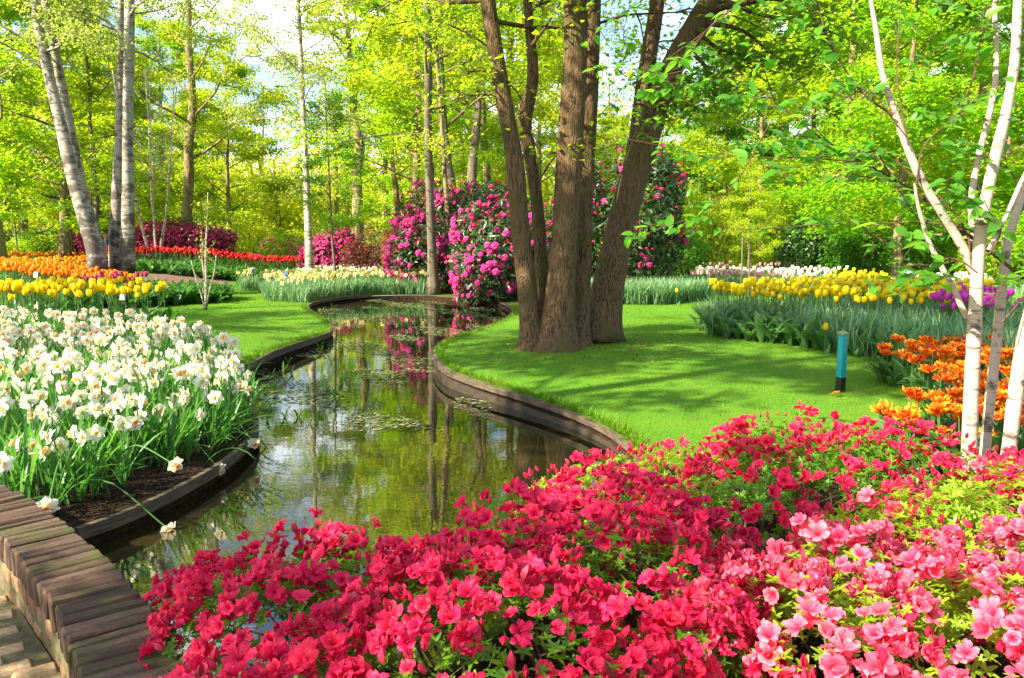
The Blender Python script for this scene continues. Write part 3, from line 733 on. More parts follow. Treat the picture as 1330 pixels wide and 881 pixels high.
def simple_tree(seed, H, r, cs, nl, L, nleaf, lsize, el=(.35, 1.0), lean=(0, 0), spread=.13, flat=.55, sub=5, twig=4, droop=.1, lift=.05, wig=.04, hang=0, shape=None, stems=1, fork=.3, subl=.45):
    """Trunk, branches and crown meshes of one woodland tree standing at the origin."""
    rng = np.random.default_rng(seed); tr, br, cr_ = MB(), MB(), MB(); AP, AD = [], []
    for s in range(stems):
        a = 6.28 * s / stems + rng.uniform(0, 1)
        n = 12; z = np.linspace(0, 1, n)
        ox = np.cumsum(rng.normal(0, wig, n)) * H / 12; oy = np.cumsum(rng.normal(0, wig, n)) * H / 12; ox -= ox[0]; oy -= oy[0]
        st = np.stack([ox + lean[0] * z * H, oy + lean[1] * z * H, z * H], 1)
        if stems > 1: st[:, 0] += math.cos(a) * (fork * H * z ** .8 + r * .7); st[:, 1] += math.sin(a) * (fork * H * z ** .8 + r * .7)
        rad = r * (1 - .86 * z ** .9); rad[0] *= 1.35; rad = np.maximum(rad, .012)
        ph = rng.uniform(0, 6, 4)
        tube(tr, st - [0, 0, .06] * (z[:, None] < .01), rad, 10, wob=lambda i, t: 1 + .06 * np.sin(2 * t + ph[0] + i * .6) + .05 * np.sin(3 * t + ph[1] - i * .4))
        ap, ad = grow(rng, st, rad, nl, cs, L, el, sub, twig, droop, lift, br, shape, subl=subl); AP.append(ap); AD.append(ad)
    AP, AD = np.vstack(AP), np.vstack(AD)
    leaves_on(rng, cr_, AP, AD, nleaf, lsize, spread, flat, hang=hang)
    return tr, br, cr_
def tree_meshes(name, mats, *a, **k):
    tr, br, cr_ = simple_tree(*a, **k)
    return tr.mesh(name + '_trunk', mats[0]), br.mesh(name + '_branches', mats[0]), cr_.mesh(name + '_crown', mats[1])
def plant_tree(name, label, category, meshes, loc, rz=0.0, sc=1.0, group=None, mats=None):
    t = thing(name, label, category, loc, rz, group, sc)
    o = [put('trunk', meshes[0], t), put('branches', meshes[1], t), put('crown', meshes[2], t)]
    if mats:
        for ob, m in zip((o[0], o[1], o[2]), (mats[0], mats[0], mats[1])):
            if m is not None: ob.material_slots[0].link = 'OBJECT'; ob.material_slots[0].material = m
    return t

# kinds of woodland tree
BE = tree_meshes('beech', (M['bark_far'], M['lf_spring']), 11, 11, .20, .12, 22, 3.6, 46000, .115, (.15, .95), droop=.12, spread=.16, flat=.45)
BE2 = tree_meshes('beech_b', (M['bark_far'], M['lf_spring']), 12, 12, .22, .16, 21, 3.9, 46000, .115, (.2, 1.0), droop=.10, spread=.17, flat=.45, wig=.07)
OK = tree_meshes('oak', (M['bark_far'], M['lf_lime']), 13, 12, .24, .3, 15, 4.0, 22000, .095, (.3, .9), droop=.03, spread=.15, flat=.8, wig=.10, sub=6)
FK = tree_meshes('forked', (M['bark_far'], M['lf_spring']), 14, 11, .15, .32, 11, 2.9, 30000, .105, (.3, 1.0), stems=2, fork=.11, spread=.15)
SB = tree_meshes('slim_birch', (M['birch_far'], M['lf_birch']), 15, 11, .10, .22, 22, 2.0, 19000, .06, (.4, 1.0), droop=.30, spread=.13, flat=.9, hang=.7, wig=.02)
MS = tree_meshes('young_birch', (M['birch_far'], M['lf_birch']), 16, 5.0, .035, .40, 7, 1.1, 900, .05, (.8, 1.2), stems=6, fork=.16, spread=.1, flat=.9, droop=.0, lift=.1)
YT = tree_meshes('young_tree', (M['bark_grey'], M['lf_spring']), 17, 6.0, .055, .28, 14, 1.5, 7000, .075, (.4, 1.0), spread=.12)
LW = tree_meshes('low_beech', (M['bark_far'], M['lf_spring']), 18, 7.5, .13, .05, 22, 3.0, 36000, .11, (.0, .9), droop=.15, spread=.18, flat=.5)
BARE = tree_meshes('open_tree', (M['bark_grey'], M['lf_lime']), 19, 9.0, .12, .3, 13, 3.2, 4200, .075, (.3, .9), droop=.05, spread=.16, flat=.8, wig=.10)

def base(px, Y, dz=0.0):
    p = D(px, 400, Y); return (p[0], Y, float(hgt(p[0], Y)) + dz)

# --- named trees of the middle distance
plant_tree('young_birch', 'young white birch with many upright bare stems in front of the pink azaleas', 'tree', MS, base(205, 21.5), .4, 1.0)
plant_tree('slim_birch', 'tall slender birch with drooping pale leaves beside the pale yellow daffodils', 'tree', SB, base(405, 19.5), 1.2, 1.0)
plant_tree('young_tree', 'thin dark stemmed young tree standing among the pale yellow daffodils', 'tree', YT, base(437, 16.5), .2, .62, mats=(None, M['lf_deep']))
plant_tree('trunk_tree', 'straight yellowish trunk behind the leaning birch', 'tree', BE2, base(90, 23), .7, .85, mats=(M['bark_pale'], None))
plant_tree('leafy_tree', 'dark trunk with low side branches at the far left edge', 'tree', BE, base(2, 21), 2.4, .95)
plant_tree('young_tree', 'slim dark young tree between the leaning and the upright birches', 'tree', BARE, base(137, 22), 1.0, .8)
plant_tree('young_tree', 'small pale stemmed tree behind the far orange tulips', 'tree', YT, base(29, 27), 2.0, .75, mats=(M['birch_far'], M['lf_lime']))
plant_tree('oak_tree', 'broad tree with bare crooked branches against the pale sky behind the red tulips', 'tree', OK, base(245, 28), .3, 1.0, mats=(M['bark_pale'], None))
plant_tree('oak_tree', 'open tree in yellow young leaf right of the slender birch', 'tree', OK, base(470, 30), 2.1, 1.0)
plant_tree('forked_tree', 'grey forked tree rising behind the magenta rhododendron', 'tree', FK, base(608, 20), .15, 1.0, mats=(M['bark_grey'], None))
plant_tree('forked_tree', 'second forked tree behind the rhododendron, darker and further right', 'tree', FK, base(650, 23), 1.6, 1.05)
plant_tree('leafy_tree', 'pale thin trunk left of the forked trees behind the rhododendron', 'tree', BE2, base(548, 24), 3.2, .7, mats=(M['bark_pale'], None))
plant_tree('leafy_tree', 'tree with a lit brown trunk beside the green box at the right', 'tree', LW, base(1163, 17.5), .5, .95, mats=(M['bark_pale'], None))
plant_tree('leafy_tree', 'spreading bright tree low over the white tulips at the right', 'tree', LW, base(985, 23), 2.2, .95, mats=(None, M['lf_lime']))
plant_tree('leafy_tree', 'tall leafy tree whose boughs fill the top right', 'tree', BE, base(1090, 20), 4.0, .95)
plant_tree('leafy_tree', 'leafy tree at the right edge behind the near white birch', 'tree', LW, base(1325, 19), 1.1, 1.1)
plant_tree('young_tree', 'thin sapling standing behind the yellow tulips at the right', 'tree', YT, base(972, 14.5), .9, .42, mats=(None, M['lf_lime']))

# --- trees beside the bridge, left of the picture, whose boughs shade the near water and the lawn
SH = tree_meshes('bridge_tree', (M['bark_far'], M['lf_dark']), 25, 8.5, .13, .42, 14, 2.2, 15000, .11, (.1, .8), droop=.08, spread=.16)
plant_tree('leafy_tree', 'leafy tree beside the bridge left of the picture, nearer the camera', 'tree', SH, (-3.7, .0, 0), 0, .46)
plant_tree('leafy_tree', 'leafy tree beside the white daffodils left of the picture', 'tree', SH, (-4.5, 2.8, 0), 2, 1.05)
plant_tree('leafy_tree', 'smaller leafy tree left of the picture at the edge of the daffodil bed', 'tree', SH, (-6.4, 4.3, 0), 3.3, .85)
plant_tree('leafy_tree', 'leafy tree left of the picture beyond the yellow tulips', 'tree', SH, (-10.2, 6.8, .2), 4, 1.0)

# --- the wood behind, tree by tree
kinds = [(BE, 'beech_tree'), (BE2, 'beech_tree'), (OK, 'oak_tree'), (LW, 'low_beech_tree'), (FK, 'forked_tree'), (BARE, 'open_tree'), (SB, 'birch_tree')]
sector = [(250, 'leafy tree in the wood behind the orange tulips at the left'), (380, 'leafy tree in the wood behind the red tulips'), (520, 'leafy tree in the wood behind the pale yellow daffodils'),
          (760, 'leafy tree in the wood behind the rhododendron'), (960, 'leafy tree in the wood right of the leaning trunk'), (9999, 'leafy tree in the wood behind the white tulips at the right')]
rr = np.random.default_rng(99)
spots = [(-40, 29, 1), (40, 33, 0), (75, 41, 3), (115, 36, 0), (165, 31, 3), (180, 44, 1), (222, 37, 0), (285, 42, 3), (300, 31, 3), 
         (505, 40, 2), (530, 33, 4), (560, 45, 2), (585, 38, 0), (622, 44, 2), (670, 31, 2), (700, 36, 0), (742, 42, 2), (770, 28, 5), (800, 46, 3),
         (885, 47, 3), (920, 40, 3), (935, 30, 3), (1010, 33, 0), (1050, 27, 3), (1060, 42, 1), (1120, 34, 0), (1180, 28, 3), (1215, 40, 1), (1255, 24, 0), (1290, 32, 3), (1350, 36, 0), (1400, 26, 3), (-90, 24, 3), (-60, 40, 0), (20, 48, 1), (1440, 42, 1)]
for i, (px, Y, k) in enumerate(spots):
    ms, nm = kinds[k]; lb = next(s for lim, s in sector if px < lim)
    plant_tree(nm, lb, 'tree', ms, base(px, Y, -.05), rr.uniform(0, 6.28), rr.uniform(.85, 1.15), group=lb.replace('leafy tree', 'trees'), mats=(None, [None, M['lf_deep'], None, M['lf_lime']][i % 4] if k != 6 else None))
# the depth of the wood beyond, which reads as one mass
rng = np.random.default_rng(5); wd, wt_ = MB(), MB()
for i in range(330):
    Y = rng.uniform(44, 90); x = rng.uniform(-.85, .85) * Y; Hh = rng.uniform(5.5, 11) * (0.8 if -20 < x / Y * 50 < -12 else 1)
    tube(wt_, [[x, Y, -.5], [x + rng.normal(0, .2), Y, Hh * .6], [x + rng.normal(0, .4), Y, Hh]], [.18, .12, .04], 5, cap=False)
    n = 700; c = np.clip(rng.normal(0, .5, (n, 3)), -1.1, 1.1) * [2.4, 2.0, Hh * .42] + [x, Y, Hh * .5]
    nr = rng.normal(0, .6, (n, 3)); nr[:, 2] += .7
    wd.inst(tri_leaf(1, .7, .15), c, frames_t(nr, rng.normal(size=(n, 3))), rng.uniform(.22, .42, n))
w = thing('woodland', 'distant green wood filling the view between the nearer trees', 'wood'); w["kind"] = "stuff"
tag(wd.build('foliage', M['lf_lime'], w), kind='stuff'); tag(wt_.build('far_trunks', M['bark_far'], w), kind='stuff')

# --- old birches at the left
def stem_from_px(px_pts, Y, widths, n=26, top=None):
    pts = [D(x, y, Y + dy) for x, y, dy in px_pts]; rad = [w / 2 / FPX * Y for w in widths]
    if top is not None:
        for q, r_ in top: pts.append(np.array(q, float)); rad.append(r_)
    c = catmull(np.array(pts), n); r_ = np.interp(np.linspace(0, 1, n), np.linspace(0, 1, len(rad)), rad); return c, r_
def stem_tree(name, label, category, stems, bark, leafm, nl, start, L, nleaf, lsize, seed, sides=20, el=(.3, .9), lumps=.05, droop=.1, hang=0., root=None, flare=1.35, spread=.13, sub=5, flat=.6, extra=None):
    rng = np.random.default_rng(seed)
    b = np.array(stems[0][0][0]); b = np.array([b[0], b[1], float(hgt(b[0], b[1]))]) if root is None else np.array(root)
    t = thing(name, label, category, b); br, cw = MB(), MB(); AP, AD = [], []
    for pts, rad in stems:
        n = len(pts); zz = pts[:, 2] - b[2]; rad = rad * (1 + (flare - 1) * np.exp(-np.maximum(zz, 0) / (rad[0] * 1.6)))
        ph = rng.uniform(0, 6, 6)
        mb = MB(); tube(mb, pts - b, rad, sides, wob=lambda i, a: 1 + lumps * np.sin(2 * a + ph[0] + i * .35) + lumps * .7 * np.sin(3 * a + ph[1] - i * .22) + lumps * .5 * np.sin(5 * a + ph[2] + i * .6)
                                             + .35 * (flare - 1) * np.exp(-i * .9) * np.sin(4 * a + ph[3]))
        mb.build('trunk', bark, t)
        if nl:
            ap, ad = grow(rng, pts - b, rad, nl, start, L, el, sub, 4, droop, .05, br, r_limb=.3); AP.append(ap); AD.append(ad)
    if extra: extra(br, AP, AD, b)
    br.build('branches', bark, t)
    AP, AD = np.vstack(AP), np.vstack(AD); leaves_on(rng, cw, AP, AD, nleaf, lsize, spread, flat, hang=hang)
    cw.build('crown', leafm, t); return t
Yb = 14.5
def birch_top(c, dx, dz): return [((c[0] + dx, c[1] + .2, c[2] + dz), .05)]
s1 = stem_from_px([(127, 350, 0), (124, 325, 0), (108, 272, 0), (92, 215, 0), (74, 140, 0), (57, 70, 0), (46, 0, 0), (38, -120, 0), (30, -300, 0)], Yb, [25.0, 22.7, 18.9, 16.6, 14.3, 12.1, 10.6, 9.1, 4.6])
s2 = stem_from_px([(131, 348, .3), (122, 300, .3), (103, 225, .35), (88, 150, .4), (76, 90, .4), (62, 20, .4), (50, -60, .4), (30, -220, .4)], Yb, [15.1, 13.6, 12.1, 11.4, 10.6, 9.9, 8.4, 4.6])
stem_tree('birch_tree', 'old white birch leaning left above the orange tulips', 'tree', [s1, s2], M['birch'], M['lf_birch'], 9, .58, 1.7, 9000, .06, 31, el=(.1, .8), droop=.3, hang=.6)
s3 = stem_from_px([(165, 352, 0), (166, 300, 0), (166, 230, 0), (166, 160, 0), (167, 90, 0), (168, 20, 0), (168, -80, 0), (172, -280, 0)], Yb + .3, [19.0, 17.4, 14.1, 13.2, 12.4, 11.6, 9.9, 5.0])
s4 = stem_from_px([(152, 352, .25), (150, 300, .25), (153, 220, .25), (156, 140, .3), (157, 70, .3), (158, 0, .3), (156, -90, .3), (150, -280, .3)], Yb + .3, [17.4, 14.9, 11.6, 9.9, 9.1, 8.3, 7.5, 4.1])
stem_tree('birch_tree', 'old upright birch with two pale trunks side by side', 'tree', [s3, s4], M['birch'], M['lf_birch'], 9, .6, 1.6, 8000, .06, 32, el=(.1, .8), droop=.3, hang=.6)

# --- slim leafy tree in front of the rhododendron
s5 = stem_from_px([(563, 385, 0), (561, 330, 0), (558, 250, 0), (556, 160, 0), (556, 70, 0), (553, -20, 0), (550, -160, 0), (546, -320, 0)], 15.8, [15, 12, 11, 10, 9.5, 8.5, 7, 4])
stem_tree('leafy_tree', 'slim straight tree rising in front of the magenta rhododendron at the water', 'tree', [s5], M['bark_grey'], M['lf_spring'], 18, .36, 2.3, 11000, .075, 33, sides=12, el=(.1, .8), droop=.12, flat=.45)
s6 = stem_from_px([(592, 378, 0), (584, 300, 0), (578, 230, 0), (571, 120, 0), (566, 60, 0), (560, -60, 0)], 16.2, [9, 7, 6, 6, 5, 3])
stem_tree('young_tree', 'thin leaning stem growing out of the rhododendron', 'tree', [s6], M['bark_pale'], M['lf_lime'], 9, .4, 1.3, 3000, .07, 34, sides=8)

# --- the big multi-stemmed tree in the middle
Yc = 7.45
c1 = stem_from_px([(722, 474, -.05), (722, 440, 0), (728, 380, 0), (734, 300, 0), (740, 200, 0), (746, 100, 0), (748, 0, 0), (750, -120, 0), (756, -330, 0), (762, -560, .1)], Yc, [47.6, 40.8, 36.5, 33.1, 32.3, 31.4, 30.6, 28.1, 18.7, 6.8], 44)
c2 = stem_from_px([(748, 462, .28), (752, 420, .30), (757, 330, .32), (761, 230, .34), (766, 120, .36), (770, 0, .38), (776, -150, .4), (800, -420, .5)], Yc, [33.4, 26.4, 22.9, 22.0, 22.0, 21.1, 17.6, 7.0], 36)
c3 = stem_from_px([(692, 466, 0), (690, 430, 0), (684, 370, 0), (675, 290, 0), (670, 220, 0), (656, 140, 0), (644, 70, 0), (633, 0, 0), (618, -110, 0), (590, -360, 0)], Yc, [30.2, 26.0, 24.4, 23.5, 23.5, 21.0, 19.3, 18.5, 16.0, 6.7], 40)
c4 = stem_from_px([(702, 452, .22), (703, 400, .22), (703, 340, .24), (698, 270, .26), (688, 200, .28), (682, 160, .28), (692, 100, .28), (688, 40, .28), (684, -20, .28), (676, -200, .2), (664, -380, .2)], Yc, [21.3, 18.0, 17.2, 17.2, 17.2, 17.2, 14.8, 12.3, 11.5, 8.2, 4.1], 40)
def hero_extra(br, AP, AD, b):
    # twigs crossing in front of the wood between the stems
    rng = np.random.default_rng(4)
    for pts, r0 in (([(690, 60), (712, 30), (735, -10)], .018), ([(683, 150), (672, 120), (640, 95), (600, 92)], .012), ([(700, 235), (720, 205), (742, 190)], .010), ([(656, 130), (628, 122), (590, 130), (556, 150)], .010), ([(645, 70), (610, 45), (560, 25), (520, 30)], .012)):
        c = catmull(np.array([D(x, y, Yc) for x, y in pts]) - b, 10); tube(br, c, np.linspace(r0, .003, 10), 6, cap=False)
        for k in range(9):
            q, d = along(c, rng.uniform(.45, .99)); tp = limb_path(rng, q, rng.uniform(0, 6.28), rng.normal(0, .3), .5, 4, .4); tube(br, tp, [.004, .003, .002, .002], 4, cap=False); AP.append(tp); AD.append(np.gradient(tp, axis=0))
stem_tree('multi_stemmed_tree', 'big tree of four thick brown trunks on the lawn beside the canal', 'tree', [c1, c2, c3, c4], M['bark'], M['lf_spring'], 8, .72, 2.2, 10500, .075, 35, sides=36, lumps=.035, el=(.1, .9), extra=hero_extra, flare=1.6, flat=.5)
c5 = stem_from_px([(779, 440, .5), (783, 410, .5), (792, 360, .5), (806, 300, .5), (820, 245, .5), (834, 200, .5), (846, 160, .5), (862, 110, .5), (882, 70, .5), (912, 22, .5), (950, -40, .5), (1030, -170, .5), (1110, -330, .4)], Yc, [48.6, 44.1, 41.4, 40.5, 39.6, 36.0, 32.4, 32.4, 32.4, 34.2, 27.0, 19.8, 7.2], 44)
c6 = stem_from_px([(818, 235, .62), (828, 180, .62), (834, 130, .64), (842, 80, .66), (850, 30, .68), (856, -20, .7), (866, -140, .7), (872, -330, .7)], Yc, [27.0, 24.3, 22.5, 22.5, 21.6, 19.8, 16.2, 7.2], 30)
def lean_extra(br, AP, AD, b):
    rng = np.random.default_rng(8)
    for pts in ([(905, 40), (930, 62), (955, 70), (985, 90)], [(918, 30), (965, 40), (1010, 75), (1060, 90)], [(890, 62), (915, 85), (925, 120), (960, 140)], [(850, 120), (880, 140), (905, 145)], [(940, 0), (990, 20), (1050, 30), (1120, 60)]):
        c = catmull(np.array([D(x, y, Yc + .4) for x, y in pts]) - b, 10); tube(br, c, np.linspace(.028, .004, 10), 6, cap=False)
        for k in range(12):
            q, d = along(c, rng.uniform(.3, .99)); tp = limb_path(rng, q, rng.uniform(0, 6.28), rng.normal(0, .3), .6, 4, .4); tube(br, tp, [.005, .004, .003, .002], 4, cap=False); AP += [tp] * 2; AD += [np.gradient(tp, axis=0)] * 2
stem_tree('leaning_tree', 'thick forked trunk leaning right beside the multi-stemmed tree', 'tree', [c5, c6], M['bark'], M['lf_deep'], 8, .74, 2.0, 7000, .08, 36, sides=36, lumps=.04, el=(.0, .9), root=None, extra=lean_extra, flare=1.4, flat=.5)

# --- the near white birches at the right edge
Yn = 3.45
def near_birch():
    rng = np.random.default_rng(41)
    b = D(1262, 600, Yn); b = np.array([b[0], b[1], float(hgt(b[0], b[1]))])
    t = thing('young_birch', 'young multi-stemmed birch with smooth white bark rising from the red azaleas', 'tree', b)
    def st(pts, ws, dy=0.0, n=30, bark='birch_young', nm='trunk'):
        c, r_ = stem_from_px([(x, y, dy) for x, y in pts], Yn, [w_ * .88 for w_ in ws], n); mb = MB(); ph = rng.uniform(0, 6, 3)
        tube(mb, c - b, r_, 14, wob=lambda i, a: 1 + .03 * np.sin(2 * a + i * .7 + ph[0]) + .03 * np.sin(i * 1.3 + ph[1])); mb.build(nm, M[bark], t); return c
    st([(1257, 668), (1259, 585), (1262, 500), (1266, 420), (1270, 350), (1276, 285), (1290, 215), (1306, 150), (1318, 80), (1322, 0), (1326, -120), (1330, -300)], [23, 22, 21, 20, 19, 17, 16, 15, 13, 12, 9, 4])
    st([(1273, 668), (1280, 580), (1288, 500), (1296, 430), (1302, 370), (1310, 310), (1325, 260), (1345, 180), (1360, 60), (1375, -120)], [17, 16, 15, 15, 14, 13, 12, 10, 8, 4], .12)
    st([(1296, 668), (1309, 595), (1318, 520), (1328, 450), (1344, 380), (1362, 300), (1390, 180), (1420, 0)], [23, 21, 20, 19, 17, 14, 11, 6], -.12)
    st([(1264, 428), (1252, 405), (1236, 370), (1222, 345), (1205, 310), (1192, 265), (1188, 238)], [9, 9, 8, 8, 7, 5, 3], .05, 18, nm='branch')
    st([(1268, 360), (1250, 320), (1222, 275), (1196, 232), (1178, 190), (1160, 140), (1146, 95), (1138, 40), (1130, -10), (1120, -120)], [15, 13, 12, 12, 11, 10, 8, 7, 6, 3], .03, 26, nm='branch')
    st([(1266, 330), (1262, 260), (1272, 200), (1285, 150), (1294, 90), (1292, 20), (1290, -100)], [10, 10, 9, 9, 8, 7, 4], .10, 20, nm='branch')
    st([(1284, 325), (1305, 285), (1325, 240), (1350, 190)], [6, 6, 6, 5], -.05, 10, nm='branch')
    AP = []; tw = MB(); lf = MB(); fl = full_leaf(1, .62, .16, .18, 7)
    def branch(pts, r0, nleaf, size=.070, dy=0.0, side=5):
        c = catmull(np.array([D(x, y, Yn + dy + k * .03) for k, (x, y) in enumerate(pts)]) - b, 18); tube(tw, c, np.linspace(r0, .0015, 18), 6, cap=False)
        segs = [c]
        for k in range(side):
            g = rng.uniform(.2, .95); q, d = along(c, g); az = math.atan2(d[1], d[0]) + rng.choice([-1, 1]) * rng.uniform(.4, 1.1)
            tp = limb_path(rng, q, az, math.asin(np.clip(d[2], -1, 1)) * .5 + rng.normal(0, .35), rng.uniform(.15, .45), 6, .2); tube(tw, tp, np.linspace(r0 * .45, .001, 6), 5, cap=False); segs.append(tp)
        for k in range(int(nleaf * 2.4)):
            sgm = segs[rng.integers(0, len(segs))]; q, d = along(sgm, rng.uniform(.12, 1.0) ** .7)
            nrm = rng.normal(0, .4, 3) + [0, -.25, 1]; sd = np.cross(d, [0, 0, 1]) * rng.choice([-1, 1]); T = d * .5 + sd + [0, 0, -.35] + rng.normal(0, .25, 3)
            Rm = frames_t(nrm[None], T[None])[0]; s_ = size * rng.uniform(.6, 1.2); q2 = q + unit(T) * .012
            tube(tw, [q, q2], .0009, 3, cap=False); lf.inst(fl, q2[None], Rm[None], s_)
    branch([(1345, 375), (1300, 338), (1250, 300), (1205, 262), (1165, 235), (1120, 210), (1080, 190), (1030, 150), (985, 115), (930, 70)], .0085, 60, side=10)
    branch([(1262, 345), (1255, 300), (1220, 255), (1195, 225), (1150, 195), (1090, 196), (1035, 175), (1000, 190)], .005, 34, side=6)
    branch([(1185, 230), (1150, 198), (1110, 200), (1050, 205), (960, 205)], .004, 22, side=5)
    branch([(1290, 330), (1262, 300), (1210, 290), (1150, 290), (1060, 292), (980, 298), (930, 295)], .004, 26, side=6)
    branch([(1190, 240), (1200, 190), (1240, 150), (1265, 100), (1275, 50), (1300, 0)], .004, 26, side=5)
    branch([(1180, 190), (1165, 100), (1168, 30), (1165, -40)], .004, 20, side=5)
    branch([(1160, 150), (1120, 120), (1080, 60), (1060, 0), (1050, -40)], .005, 30, side=7)
    branch([(1175, 175), (1130, 120), (1090, 130), (1030, 140)], .003, 16, side=4)
    branch([(1270, 355), (1250, 340), (1232, 336), (1215, 345)], .004, 16, .085, -.25, 4)
    branch([(1285, 330), (1300, 300), (1285, 275), (1270, 240)], .004, 20, .070, -.2, 4)
    branch([(1300, 420), (1318, 400), (1340, 370), (1350, 330)], .004, 14, .065, -.2, 4)
    branch([(1275, 400), (1300, 380), (1310, 360)], .003, 8, .06, -.1, 2)
    branch([(1330, 250), (1310, 220), (1290, 205), (1260, 200)], .003, 16, .06, 0, 4)
    branch([(1320, 60), (1290, 40), (1250, 45), (1210, 70)], .003, 22, .06, .1, 5)
    branch([(1325, 140), (1300, 120), (1270, 130), (1240, 160)], .003, 18, .06, .1, 4)
    # the long twig that reaches left past the leaning trunk
    branch([(1120, 210), (1040, 205), (980, 200), (920, 205), (860, 190), (800, 178)], .004, 26, .055, .3, 6)
    branch([(1050, -60), (1000, -20), (940, 20), (900, 60), (880, 110), (850, 160)], .006, 36, .07, .2, 8)
    branch([(900, -60), (860, -20), (820, 10), (795, 25)], .004, 14, .06, .3, 4)
    branch([(1000, 160), (960, 230), (920, 270), (890, 290), (870, 300)], .003, 18, .062, .2, 4)
    tw.build('twigs', M['twig'], t); lf.build('crown', M['lf_near'], t); return t
near_birch()
# slim bare sapling on the left lawn
def lawn_sapling():
    rng = np.random.default_rng(43); Ys = 12.4; b = D(267, 398, Ys); b[2] = float(hgt(b[0], b[1]))
    t = thing('birch_sapling', 'slim nearly bare birch sapling standing on the left lawn', 'sapling', b)
    for pts, w0 in (([(267, 402), (268, 370), (267, 330), (269, 290), (270, 250)], 3.6), ([(266, 402), (262, 385), (254, 360), (248, 338)], 2.2), ([(268, 402), (271, 382), (278, 355), (281, 330)], 2.2), ([(267, 402), (266, 370), (263, 340), (260, 318)], 2.4)):
        c, r_ = stem_from_px([(x, y, 0) for x, y in pts], Ys, [w0, w0 * .9, w0 * .7, w0 * .5, w0 * .3][:len(pts)], 12); mb = MB(); tube(mb, c - b, r_, 7); mb.build('stem', M['birch_far'], t)
    br, lf = MB(), MB(); AP, AD = [], []
    for k in range(16):
        z = rng.uniform(.3, 1.5); tp = limb_path(rng, [rng.normal(0, .04), 0, z], rng.uniform(0, 6.28), .9, rng.uniform(.2, .5), 5, .15); tube(br, tp, np.linspace(.005, .0015, 5), 4, cap=False); AP.append(tp); AD.append(np.gradient(tp, axis=0))
    br.build('twigs', M['twig'], t); leaves_on(rng, lf, np.vstack(AP), np.vstack(AD), 160, .045, .03, .8); lf.build('crown', M['lf_birch'], t)
lawn_sapling()
for px, Y, lb, h in ((1015 - 20, 15.5, 'thin grey stake among the white tulips behind the yellow ones', 1.9),):
    pass

# ------------------------------------------------------------------ shrubs
def lumpy(rng, n, rx, ry, h, lumps=7, depth=.35, lo=0.02):
    """points through the outer volume of a shrub made of overlapping mounds, with outward normals"""
    C = [(0, 0, h * .5, rx * .8, ry * .8, h * .52)]
    for k in range(lumps):
        a = rng.uniform(0, 6.28); f = rng.uniform(.35, .75); s = rng.uniform(.35, .6)
        C.append((math.cos(a) * rx * f, math.sin(a) * ry * f, h * rng.uniform(.25, .72), rx * s, ry * s, h * s * .75))
    P_, N_ = [], []
    per = int(n / len(C) * 2.2)
    for (x, y, z, a, b, c) in C:
        v = rng.normal(size=(per, 3)); v /= np.linalg.norm(v, axis=1)[:, None]; s = 1 - depth * rng.random(per) ** 1.8
        p = v * s[:, None] * [a, b, c] + [x, y, z]; nn = v / [a, b, c]; nn /= np.linalg.norm(nn, axis=1)[:, None]
        q = np.zeros(per)
        for (x2, y2, z2, a2, b2, c2) in C: q = np.maximum(q, ((p[:, 0] - x2) / a2) ** 2 + ((p[:, 1] - y2) / b2) ** 2 + ((p[:, 2] - z2) / c2) ** 2 < (.62) ** 2)
        ok = (p[:, 2] > lo) & (q < .5); P_.append(p[ok]); N_.append(nn[ok])
    P_, N_ = np.vstack(P_), np.vstack(N_); k = rng.permutation(len(P_))[:n]; return P_[k], N_[k]
def shrub_wood(rng, Pn, h, n, r=.02):
    mb = MB()
    for k in range(n):
        e = Pn[rng.integers(0, len(Pn))]; m_ = e * [.35, .35, .55] + rng.normal(0, .05 * h, 3); c = catmull(np.array([[rng.normal(0, .1), rng.normal(0, .1), -.05], m_, e]), 8); tube(mb, c, np.linspace(r, r * .2, 8), 5, cap=False)
    return mb
def shrub(name, label, category, loc, rx, ry, h, nleaf, lsize, leafm, seed, lumps=7, flowers=None, group=None, depth=.4, fold=.15, wide=.45, nwood=26, up=.5, part='foliage'):
    rng = np.random.default_rng(seed); t = thing(name, label, category, loc, 0, group)
    p, nn = lumpy(rng, nleaf, rx, ry, h, lumps, depth); lf = MB(); nr = nn * .7 + rng.normal(0, .45, nn.shape) + [0, 0, up]; T = nn + rng.normal(0, .9, nn.shape)
    lf.inst(tri_leaf(1, wide, fold), p, frames_t(nr, T), lsize * rng.uniform(.6, 1.25, len(p))); lf.build(part, leafm, t)
    shrub_wood(rng, p, h, nwood).build('stems', M['stem_az'], t)
    if flowers: flowers(rng, t, p, nn)
    return t

# a rhododendron truss: a dome of small open flowers
def truss_t():
    one = []
    for k in range(5): one.append(petal([(0.0, 0), (.008, .014), (.020, .024), (.030, .024)], [.002, .007, .014, .008], 3, k * 1.2566, .2, .003))
    f = cat(one); out = []; rng = np.random.default_rng(3)
    for k in range(11):
        el = [1.5, .85, .85, .85, .85, .85, .2, .2, .2, .2, .2][k]; az = k * 1.2566 + (k > 5) * .6
        d = np.array([math.cos(az) * math.cos(el), math.sin(az) * math.cos(el), math.sin(el)]); out.append(xf(f, frames(d[None], rng=rng)[0], d * .045, 1.35))
    return cat(out)
TRUSS = truss_t(); TRUSS_SM = cat([petal([(0, 0), (.012, .02), (.016, .05), (.006, .075)], [.003, .018, .018, .004], 3, k * 2.09, .1) for k in range(3)])
truss_mesh = MB().addt(TRUSS).mesh('rhododendron_truss', M['rh_pink']); bud_mesh = MB().addt(TRUSS_SM).mesh('rhododendron_bud', M['rh_bud'])
